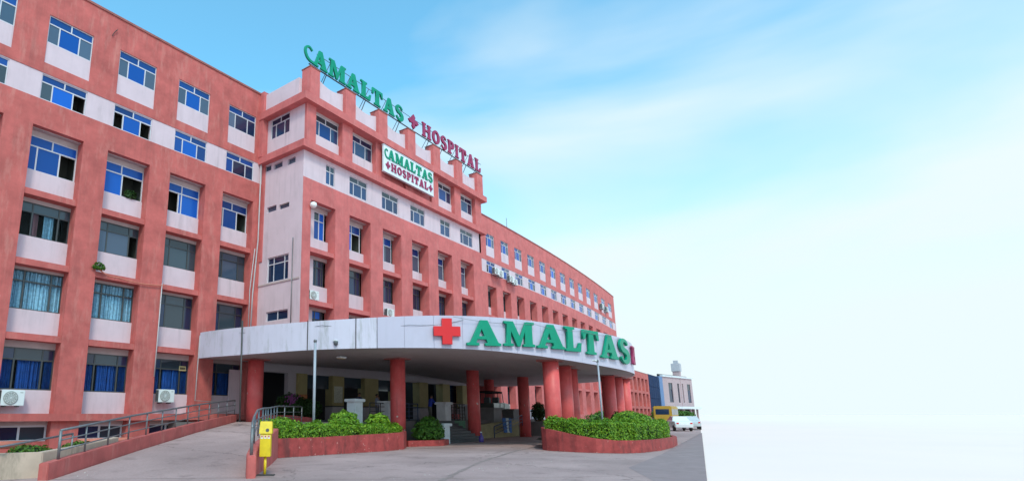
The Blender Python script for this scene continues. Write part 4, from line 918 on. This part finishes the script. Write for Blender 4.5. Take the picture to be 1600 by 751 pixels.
# flood lamp on the corner, canopy cctv, soffit lamp
FLD = thing('flood_lamp', 'white round flood lamp on the corner of the central block', 'lamp', (22.95, 23.8, 14.25))
b = MB(); b.lathe([(0, -.16), (.14, -.14), (.22, 0), (.20, .13), (.11, .2), (0, .2)], 20); link('housing', b.me('housing', LAMPG, smooth=True), FLD); tubeobj('bracket', [(0, .05, .2), (0, .3, .3)], .04, IRON, FLD)
p, n = rim(-152.5, .05); CC = thing('security_camera', 'small dome camera on the stained part of the canopy', 'camera', (p.x, p.y, 5.05))
b = MB(); b.lathe([(0, -.12), (.09, -.08), (.11, .02), (.11, .10), (0, .10)], 14); link('dome', b.me('dome', ACD, smooth=True), CC); b = MB(); b.box(-.08, .08, -.05, .12, .1, .16); link('mount', b.me('mount', ACW), CC)
SLM = thing('soffit_lamp', 'small square lamp under the canopy behind the left pole', 'lamp', (22.4, 20.8, 4.62))
b = MB(); b.box(-.25, .25, -.16, .16, 0, .10); link('case', b.me('case', ACW, bevel=.02), SLM); b = MB(); b.box(-.2, .2, -.12, .12, -.03, 0); link('diffuser', b.me('diffuser', mat('lamp_amber', (.55, .42, .22), .3)), SLM)

# ================================================================== air conditioners
def ac(label, x, y, z, rz=0.0, s=1.0, group='outdoor air conditioners'):
    o = thing('air_conditioner', label, 'air conditioner', (x, y, z), rz, group); o.scale = (s, s, s)
    link('casing', boxme(.92, .34, .68, ACW, .02), o, (-.46, -.17, 0))
    b = MB(); b.lathe([(0, 0), (.27, 0), (.29, .02), (.27, .03), (.0, .012)], 28); me = b.me('fan_grille', ACG, smooth=False); me.transform(Matrix.Rotation(math.pi/2, 4, 'X')); g = link('fan_grille', me, o, (-.10, -.172, .34))
    b = MB()
    for r_ in (.10, .17, .235): b.tube([(r_*math.cos(a*math.pi/10), -.035, r_*math.sin(a*math.pi/10)) for a in range(21)], .008, 5)
    for a in range(6): b.tube([(-.26*math.cos(a*math.pi/6), -.04, -.26*math.sin(a*math.pi/6)), (.26*math.cos(a*math.pi/6), -.04, .26*math.sin(a*math.pi/6))], .007, 5)
    link('guard_wire', b.me('guard_wire', ACW), g)
    link('side_cover', boxme(.006, .30, .60, ACD), o, (-.466, -.15, .04))
    for sx in (-.30, .22): link('bracket', boxme(.05, .42, .05, IRON), o, (sx, -.18, -.05))
    link('badge', boxme(.12, .004, .03, ACG), o, (.26, -.174, .56))
    return o
ac('white air conditioner unit under the leftmost ground floor window', 9.15, 28.18, 2.02)
ac('white air conditioner unit left of the ramp, below the paper-taped window', 16.45, 28.15, 2.28)
ac('small air conditioner in the first recess of the central block', 23.7, 24.45, 8.50, 0, .85)
ac('air conditioner just above the canopy edge in the third central bay', 31.3, 24.45, 8.45, 0, .85)
ac('upper air conditioner hanging on the white band of the far wing, first unit', 54.0, 27.55, 16.4, .0, 1.1)
ac('air conditioner on the far wing band, second unit', 55.0, 27.55, 16.3, .0, 1.1)
ac('air conditioner on the far wing band, third unit', 57.6, 27.6, 16.2, .0, 1.1)
ac('air conditioner on the far wing band, fourth unit from the central block', 58.7, 27.65, 16.1, .0, 1.0)
ac('dark-sided air conditioner near the rounded end of the far wing, left one', 95.2, 29.55, 18.75, .09, 1.3)
ac('dark-sided air conditioner near the rounded end of the far wing, right one', 98.6, 29.9, 18.75, .09, 1.3)

# ================================================================== yellow bin
BN = thing('litter_bin', 'yellow box bin on a thin post beside the curved ramp wall', 'bin', (10.62, 12.72, 0), math.radians(-48))
b = MB(); b.tube([(0, 0, 0), (0, 0, .52)], .04, 10); link('post', b.me('post', BINY, smooth=True), BN)
b = MB(); b.box(-.28, .28, -.07, .07, 0, .03); b.box(-.28, .28, -.22, -.16, 0, .025); link('base_plate', b.me('base_plate', IRON), BN)
b = MB(); b.box(-.15, .15, -.12, .12, .50, 1.12); link('body', b.me('body', BINY, bevel=.012), BN)
b = MB(); P0 = [(-.18, -.15, 1.12), (.18, -.15, 1.12), (.18, .15, 1.12), (-.18, .15, 1.12)]; P1 = [(-.165, -.06, 1.46), (.165, -.06, 1.46), (.165, .10, 1.46), (-.165, .10, 1.46)]
b.poly(P0[::-1]); b.poly(P1)
for i in range(4): b.quad(P0[i], P0[(i+1) % 4], P1[(i+1) % 4], P1[i])
hd = link('hood', b.me('hood', BINY, bevel=.012), BN)
b = MB(); b.lathe([(0, 0), (.045, 0), (.05, .008), (0, .008)], 16); me = b.me('opening', IRON); me.transform(Matrix.Rotation(math.pi/2-.34, 4, 'X')); link('opening', me, hd, (.05, -.125, 1.22))
for x in (-.095, 0, .095): link('sticker', boxme(.07, .003, .09, STICK), BN, (x-.035, -.126, .99)); link('sticker_mark', boxme(.04, .003, .045, STICKR), BN, (x-.02, -.130, 1.03))

# ================================================================== cream wall at lower left
wallstrip('boundary_wall', 'stained cream low wall at the lower left corner', [(0.5, 19.4, -.02, .66), (3.0, 18.3, -.02, .66), (5.3, 17.25, -.02, .66), (6.35, 16.95, -.02, .66), (7.6, 17.75, -.02, .74), (9.6, 19.4, -.02, .90)], .25, CREAMW)
railing('wall_railing', 'plain pipe rail above the cream wall at the lower left', [(0.6, 19.2, .0), (5.4, 16.9, .0), (7.6, 18.0, .25)], STEEL, .84, (), 3.0, .03)
bush('low_plants', 'small green plants by the basement windows on the left', 'plants', (9.2, 25.6, 0), [(0, 0, .2, .8, .35, .25)], 500, .08, LEAF_MID, None, 41)
bush('low_plants', 'patch of green plants below the ramp railing', 'plants', (11.0, 25.2, 0), [(0, 0, .28, .8, .4, .28)], 500, .08, LEAF_MID, None, 42)
bush('wall_weed', 'green weed sprouting from the slab of the left wing', 'plant', (12.2, 27.9, 8.75), [(0, 0, .05, .3, .15, .3)], 260, .08, LEAF_MID, None, 43, core=False)
thing('door_panel', 'white panel and dark door beside the first canopy column', 'door', (20.7, 28.35, 1.7), me=boxme(1.2, .1, 2.6, WHITE))

o = thing('paper_notice', 'small yellow paper notice taped to the ground floor window above the air conditioner', 'notice', (17.45, 28.60, 4.05), me=boxme(.42, .006, .26, mat('paper_yellow', (.5, .42, .2), .7)))
link('print', boxme(.34, .003, .14, mat('print_brown', (.09, .07, .04), .7, .6, 25)), o, (.04, -.004, .06))
bush('window_plant', 'leafy potted plants in an open upper window of the left wing', 'plant', (13.75, 28.52, 13.12), [(0, 0, .2, .35, .1, .25)], 220, .09, LEAF_DARK, None, 44, core=False)
# ================================================================== people
def person(label, x, y, z, rz, shirt, trousers, hair=(.01, .01, .01), pose='stand', h=1.7):
    o = thing('person', label, 'person', (x, y, z), rz, 'people on the porch')
    s = h/1.7
    J = {'pel': (0, 0, .93, .14), 'bel': (0, 0, 1.08, .135), 'chest': (0, .01, 1.28, .155), 'neck': (0, 0, 1.45, .058), 'head': (0, -.015, 1.56, .088), 'crown': (0, -.01, 1.65, .075)}
    lean = .22 if pose == 'lean' else 0
    for sd_, n in ((-1, 'l'), (1, 'r')):
        J['sh'+n] = (sd_*.17, 0, 1.38, .062)
        if pose == 'lean': J['el'+n] = (sd_*.24, -.18, 1.16, .045); J['wr'+n] = (sd_*.16, -.42, 1.12, .032); J['ha'+n] = (sd_*.13, -.50, 1.12, .034)
        else: J['el'+n] = (sd_*.25, .03, 1.12, .045); J['wr'+n] = (sd_*.25, -.08, .90, .032); J['ha'+n] = (sd_*.24, -.11, .81, .034)
        J['hip'+n] = (sd_*.095, 0, .88, .10); J['kn'+n] = (sd_*.105, -.02, .49, .065); J['an'+n] = (sd_*.11, .02, .09, .042); J['to'+n] = (sd_*.12, -.15, .04, .038)
    nm = list(J); E = [('pel', 'bel'), ('bel', 'chest'), ('chest', 'neck'), ('neck', 'head'), ('head', 'crown')]
    for n in 'lr': E += [('chest', 'sh'+n), ('sh'+n, 'el'+n), ('el'+n, 'wr'+n), ('wr'+n, 'ha'+n), ('pel', 'hip'+n), ('hip'+n, 'kn'+n), ('kn'+n, 'an'+n), ('an'+n, 'to'+n)]
    V = []
    for k_ in nm:
        a = J[k_]; yy = a[1]-(lean*(a[2]-.93) if a[2] > .95 else 0); V.append((a[0]*s, yy*s, a[2]*s))
    me = bpy.data.meshes.new('body'); me.from_pydata(V, [(nm.index(a), nm.index(c)) for a, c in E], [])
    t = bpy.data.objects.new('tmp', me); COL.objects.link(t); md = t.modifiers.new('s', 'SKIN'); t.modifiers.new('u', 'SUBSURF').levels = 1
    for i, k_ in enumerate(nm): me.skin_vertices[0].data[i].radius = (J[k_][3]*s*(1.15 if k_ in ('pel', 'bel', 'chest') else 1), J[k_][3]*s*(.85 if k_ in ('pel', 'bel', 'chest') else 1)); me.skin_vertices[0].data[i].use_root = (k_ == 'pel')
    dg = bpy.context.evaluated_depsgraph_get(); m2 = bpy.data.meshes.new_from_object(t.evaluated_get(dg)); bpy.data.objects.remove(t)
    m2.materials.clear()
    for nm_, c in (('skin', (.22, .11, .07)), ('cloth_%.2f_%.2f_%.2f' % shirt, shirt), ('cloth_%.2f_%.2f_%.2f' % trousers, trousers), ('shoe', (.02, .018, .016))): m2.materials.append(mat('person_'+nm_, c, .8))
    for p in m2.polygons:
        c = p.center/s; p.use_smooth = True
        p.material_index = 3 if c.z < .10 else 2 if c.z < .93 and abs(c.x) < .21 else 0 if c.z > 1.455 or (abs(c.x) > .19 and c.z < 1.0) or (pose == 'lean' and c.y < -.42 and c.z < 1.3) else 1
    link('body', m2, o)
    yh = -.015-lean*.63
    bm = bmesh.new(); bmesh.ops.create_uvsphere(bm, u_segments=14, v_segments=10, radius=1)
    bmesh.ops.delete(bm, geom=[v for v in bm.verts if v.co.z < -.25 or (v.co.y < -.45 and v.co.z < .35)], context='VERTS')
    for v in bm.verts: v.co = Vector((v.co.x*.098*s, (yh+.01+v.co.y*.108)*s, (1.59+v.co.z*.115)*s))
    hm = bpy.data.meshes.new('hair'); bm.to_mesh(hm); bm.free(); hm.materials.append(mat('hair_%.2f' % hair[0], hair, .6)); link('hair', hm, o)
    return o
person('person in dark navy clothes standing by the porch railing behind the left hedge', 26.3, 22.9, PZ, rad(-20), (.012, .016, .05), (.012, .014, .03))
person('person in pale clothes standing in the porch shade right of the navy one', 28.6, 23.4, PZ, rad(20), (.20, .22, .30), (.10, .11, .15))
person('person in a bright blue shirt leaning on the tall white pedestal', 32.0, 21.6, PZ, rad(70), (.02, .05, .38), (.10, .10, .09), pose='lean')
person('person in grey walking through the lobby doorway', 32.2, 26.2, PZ, rad(0), (.16, .17, .19), (.03, .03, .035))
person('person in a maroon shirt deep inside the lobby', 41.5, 28.9, PZ, rad(10), (.16, .02, .03), (.05, .02, .03))

# ================================================================== dark green jeep on the porch drive
def wheel(o, x, y, r, w_):
    b = MB(); b.lathe([(r*.55, -w_/2), (r*.92, -w_/2), (r, -w_*.3), (r, w_*.3), (r*.92, w_/2), (r*.55, w_/2)], 24); me = b.me('tyre', RUBBER, smooth=True); me.transform(Matrix.Rotation(math.pi/2, 4, 'X'))
    b = MB(); b.lathe([(0, -w_*.3), (r*.56, -w_*.35), (r*.56, w_*.35), (0, w_*.3)], 18); m2 = b.me('rim', STEEL, smooth=False); m2.transform(Matrix.Rotation(math.pi/2, 4, 'X'))
    t = link('wheel', m2, o, (x, y, r)); link('tyre', me, t); return t
JG = mat('jeep_green', (.018, .04, .035), .3, coat=.3)
JSC = 1.0
JP = thing('jeep', 'dark green open jeep with black soft top parked on the porch drive', 'jeep', (42.3, 22.4, PZ), rad(8)); JP.scale = (1.1, 1.1, 1.22)
for x in (-1.1, 1.2):
    for y in (-.72, .72): wheel(JP, x, y, .36, .22)
b = MB(); prof = [(-1.75, .42), (-1.75, 1.05), (-.2, 1.05), (.55, 1.10), (1.65, 1.02), (1.80, .90), (1.80, .45)]
b.poly([(x, -.72, z) for x, z in prof]); b.poly([(x, .72, z) for x, z in prof[::-1]])
for i in range(len(prof)): (x0, z0), (x1, z1) = prof[i], prof[(i+1) % len(prof)]; b.quad((x0, -.72, z0), (x0, .72, z0), (x1, .72, z1), (x1, -.72, z1))
link('body', b.me('body', JG, bevel=.03), JP)
b = MB()
for y in (-.66, .66): b.tube([(.50, y, 1.08), (.28, y, 1.72)], .03, 6)
b.tube([(.28, -.66, 1.72), (.28, .66, 1.72)], .03, 6); link('windscreen_frame', b.me('windscreen_frame', IRON), JP)
b = MB(); b.quad((.49, -.63, 1.1), (.49, .63, 1.1), (.29, .63, 1.69), (.29, -.63, 1.69)); link('windscreen', b.me('windscreen', CLEAR), JP)
b = MB(); b.box(-1.7, .30, -.70, .70, 1.74, 1.82); link('soft_top', b.me('soft_top', mat('canvas_black', (.012, .012, .013), .9), bevel=.03), JP)
for x in (-1.65, -.7):
    for y in (-.66, .66): tubeobj('roof_post', [(x, y, 1.05), (x, y, 1.75)], .025, IRON, JP)
for y in (-.5, .5):
    b = MB(); b.lathe([(0, 0), (.10, 0), (.11, .03), (0, .05)], 16); me = b.me('headlight', LAMPG, smooth=True); me.transform(Matrix.Rotation(math.pi/2, 4, 'Y')); link('headlight', me, JP, (1.80, y, .75))
for y in (-.35, .3): link('seat', boxme(.45, .42, .7, ACD, .04), JP, (-.45, y-.2, .75))
b = MB(); b.tube([(-.45, -.75, .45), (-.45, -.75, 1.05)], .015, 5); b.tube([(.45, -.75, .45), (.45, -.75, 1.05)], .015, 5); link('door_seam', b.me('door_seam', IRON), JP)
# blue and white bundled boards at the handrail
for i, (x, m, lb) in enumerate([(38.6, mat('board_blue', (.01, .10, .36), .5), 'blue upright board leaning at the handrail'), (38.95, mat('board_white', (.6, .68, .74), .5), 'white upright strip board between the blue boards'), (39.3, MATS['board_blue'], 'second blue upright board right of the white strip')]):
    o = thing('upright_board', lb, 'board', (x, 19.6, .35), rad(10), 'boards by the handrail', me=boxme(.30, .06, 1.05, m, .01)); o.rotation_euler = (rad(-5), rad((-3, 0, 4)[i]), rad(-30))
o = thing('purple_bottle', 'small purple bottle-shaped jar at the foot of the steps', 'jar', (31.6, 17.6, 0)); b = MB(); b.lathe([(0, 0), (.13, 0), (.15, .08), (.14, .34), (.05, .42), (.05, .55), (0, .55)], 14); link('body', b.me('body', mat('jar_purple', (.10, .06, .30), .4), smooth=True), o); b = MB(); b.lathe([(0, .55), (.06, .55), (.06, .62), (0, .62)], 12); link('lid', b.me('lid', ACW), o)
# white balustrade in front of the far wing
BA = thing('balustrade', 'low white balustrade in front of the far wing, right of the jeep', 'balustrade', (47, 22.5, 0)); fb2 = Frame(BA, 47, 22.5, .05)
fb2.box('base_wall', 0, 16, 0, .3, 0, 1.15, PINK2); fb2.box('handrail', 0, 16, -.05, .35, 1.95, 2.1, PEDW)
for i in range(33): fb2.box('baluster', .1+i*.49, .3+i*.49, .05, .25, 1.15, 1.95, PEDW)

# ================================================================== far right background
def far_pt(px_dir, dist): return Vector((px_dir[0]*dist, px_dir[1]*dist, 0))
FB = thing('red_block', 'small red three storey block with a grid of dark openings in the distance', 'building', (118, 32, 0))
ff = Frame(FB, 113.2, 31.6, .0716); ln = 21.0; hl = []
for r_ in range(3):
    for i in range(5): hl.append((1.6+i*3.9, 1.6+i*3.9+2.5, .2+r_*3.1, .2+r_*3.1+2.6))
ff.wall('wall', 0, ln, -.02, 10.1, hl, PINK, 0, .5); ff.box('core_wall', 0, ln, 1.6, 1.8, 0, 10, DARKIN); ff.box('roof_slab', 0, ln, 0, 8, 10.1, 10.3, COPING)
for h in hl: window(ff, h[0], .45, h[2]+.9, h[1]-h[0], 1.6, PAIR, [SL, NV], FRAMED, .06); ff.box('parapet_panel', h[0], h[1], .4, .55, h[2], h[2]+.9, PINK)
f2 = Frame(FB, 108.4, 31.2, .0716); f2.wall('stair_wall', 0, 4.8, -.02, 9.4, [(1.8, 3.6, 1.6, 3.3), (1.8, 3.6, 4.7, 6.4), (1.8, 3.6, 7.6, 9.0)], WHITE, 0, .3)
for z in (1.6, 4.7, 7.6): window(f2, 1.8, .1, z, 1.8, 1.4 if z > 7 else 1.7, PAIR, [NV, NV], FRAMEW, .06)
BB = thing('blue_block', 'tall dark blue glazed block beside the red block far off', 'building', (140, 34, 0))
fbk = Frame(BB, 134.8, 33.2, .0716); DB = mat('blue_cladding', (.008, .028, .085), .7, .15, .3, spec=.1); LBm = mat('pale_blue_panel', (.14, .23, .42), .7, spec=.2)
fbk.box('core', 0, 12.8, .1, 9, 0, 10.4, DB)
for i in range(5):
    for j in range(4): fbk.box('glass_panel', .05+i*2.56, 2.56+i*2.56-.05, 0, .1, .1+j*2.55, .1+j*2.55+2.45, DB)
fbk.box('side_fin', 12.82, 17.2, -.1, 9, 0, 10.6, LBm)
BG = thing('beige_building', 'pale beige building with tall dark windows near the right edge', 'building', (160, 34, 0)); fg = Frame(BG, 153.0, 34.6, -.174); BGW = mat('beige_plaster', (.44, .32, .34), .8, .06, .5)
fg.wall('wall', 0, 17.5, 3.4, 10.8, [(3.2, 5.6, 4.6, 9.4), (8.5, 9.6, 4.6, 9.4), (11.0, 12.1, 4.6, 9.4), (14.5, 16.6, 4.6, 9.4)], BGW, 0, .4); fg.box('core_wall', 0, 17.5, 1, 1.2, 0, 11.5, DARKIN)
for a, c in ((3.2, 5.6), (8.5, 9.6), (11.0, 12.1), (14.5, 16.6)): window(fg, a, .15, 4.6, c-a, 4.8, FOUR, [SL, SL, NV, NV], FRAMED, .08)
fg.box('canopy', -.5, 18.5, -1.6, .0, 3.0, 3.6, PEDW); fg.box('cornice', -.3, 17.8, -.3, .4, 10.8, 11.2, PEDW)
for i in range(5): fg.box('post', .2+i*4.3, .6+i*4.3, -.9, -.5, 0, 3.0, BGW)
fg.box('side_return', 17.5, 17.9, 0, 8, 0, 10.8, BGW)
TW = thing('water_tower', 'pale slender tower above the beige building', 'tower', (164, 33.5, 0)); b = MB(); b.box(-.8, .8, -.8, .8, 0, 12.6); link('shaft', b.me('shaft', BGW), TW); b = MB(); b.box(-1.0, 1.0, -1.0, 1.0, 12.6, 14.6); b.box(-.5, .5, -.5, .5, 14.6, 15.4); link('tank', b.me('tank', mat('tank_grey', (.42, .42, .47), .8)), TW)
# yellow bus
def bus(label, x, y, rz):
    o = thing('bus', label, 'bus', (x, y, 0), rz); Y = mat('bus_yellow', (.46, .27, .03), .5)
    b = MB(); b.box(-3.2, 3.2, -1.1, 1.1, .45, 2.75); link('body', b.me('body', Y, bevel=.12), o)
    for i in range(5): link('window', boxme(1.0, .02, .75, NAVY), o, (-2.95+i*1.2, -1.115, 1.6))
    link('windscreen', boxme(.02, 1.8, .9, NAVY), o, (3.2, -.9, 1.5)); link('rear_window', boxme(.02, 1.6, .7, NAVY), o, (-3.22, -.8, 1.65))
    link('stripe', boxme(6.2, .012, .12, IRON), o, (-3.1, -1.108, 1.15))
    for xx in (-2.1, 2.1):
        for yy in (-1.0, 1.0): wheel(o, xx, yy, .48, .28)
    for yy in (-.85, .7): link('headlight', boxme(.03, .2, .16, LAMPG), o, (3.2, yy, .75))
    return o
bus('yellow bus parked beyond the right planter', 86.0, 19.4, rad(5))
def car(label, x, y, rz, col, nm):
    o = thing('parked_car', label, 'car', (x, y, 0), rz, 'cars parked at the far right'); P = mat('car_'+nm, col, .25, coat=.6)
    pr = [(-2.1, .35), (-2.15, .75), (-1.9, .95), (-1.1, 1.02), (-.55, 1.45), (.75, 1.48), (1.45, 1.0), (1.95, .92), (2.1, .6), (2.05, .35)]
    b = MB(); n = len(pr); hw = lambda z: .82 if z < 1.0 else .82-.22*(z-1.0)/.48
    b.poly([(x_, -hw(z), z) for x_, z in pr]); b.poly([(x_, hw(z), z) for x_, z in pr[::-1]])
    for i in range(n): (x0, z0), (x1, z1) = pr[i], pr[(i+1) % n]; b.quad((x0, -hw(z0), z0), (x0, hw(z0), z0), (x1, hw(z1), z1), (x1, -hw(z1), z1))
    link('body', b.me('body', P, bevel=.05), o)
    for s_ in (-1, 1):
        b = MB()
        for q in ([(-1.0, 1.05), (-.50, 1.40), (.05, 1.42), (.05, 1.05)], [(.12, 1.05), (.12, 1.42), (.72, 1.42), (1.28, 1.04)]): b.poly([(x_, s_*(hw(z)+.012), z) for x_, z in q])
        link('side_window', b.me('side_window', NAVY), o)
    b = MB(); b.quad((.80, -.58, 1.455), (.80, .58, 1.455), (1.42, .72, 1.03), (1.42, -.72, 1.03)); link('windscreen', b.me('windscreen', NAVY), o, (.02, 0, .02))
    for xx in (-1.3, 1.3):
        for yy in (-.76, .76): wheel(o, xx, yy, .31, .2)
    for yy in (-.75, .5): link('headlight', boxme(.05, .25, .14, LAMPG), o, (2.05, yy, .62)); link('tail_light', boxme(.04, .2, .14, SIGNRED), o, (-2.16, yy, .72))
    return o
car('white car parked nearest the right edge of the yard', 66.5, 13.9, rad(25), (.75, .76, .78), 'white')
car('silver-white car parked behind the white one', 74.0, 14.2, rad(15), (.55, .57, .60), 'silver')
car('white car half hidden behind the right planter shrubs', 58.0, 16.8, rad(20), (.72, .74, .78), 'white')
for i, (x, y, r, h, lb) in enumerate([(120, 25.6, 1.6, 2.6, 'small green tree in front of the beige building'), (124, 24.6, 1.6, 2.4, 'green bushy tree beside the beige building near the right edge'), (112, 26.2, 1.5, 2.6, 'small tree behind the yellow bus')]):
    bush('far_tree', lb, 'tree', (x, y, 0), [(0, 0, h*.62, r, r, h*.32), (r*.4, .3, h*.75, r*.7, r*.7, h*.2), (-r*.4, -.2, h*.5, r*.7, r*.7, h*.18)], 1800, .2, LEAF_MID, 'trees in the far yard', 60+i, trunk=(.14, h*.5), core=False)
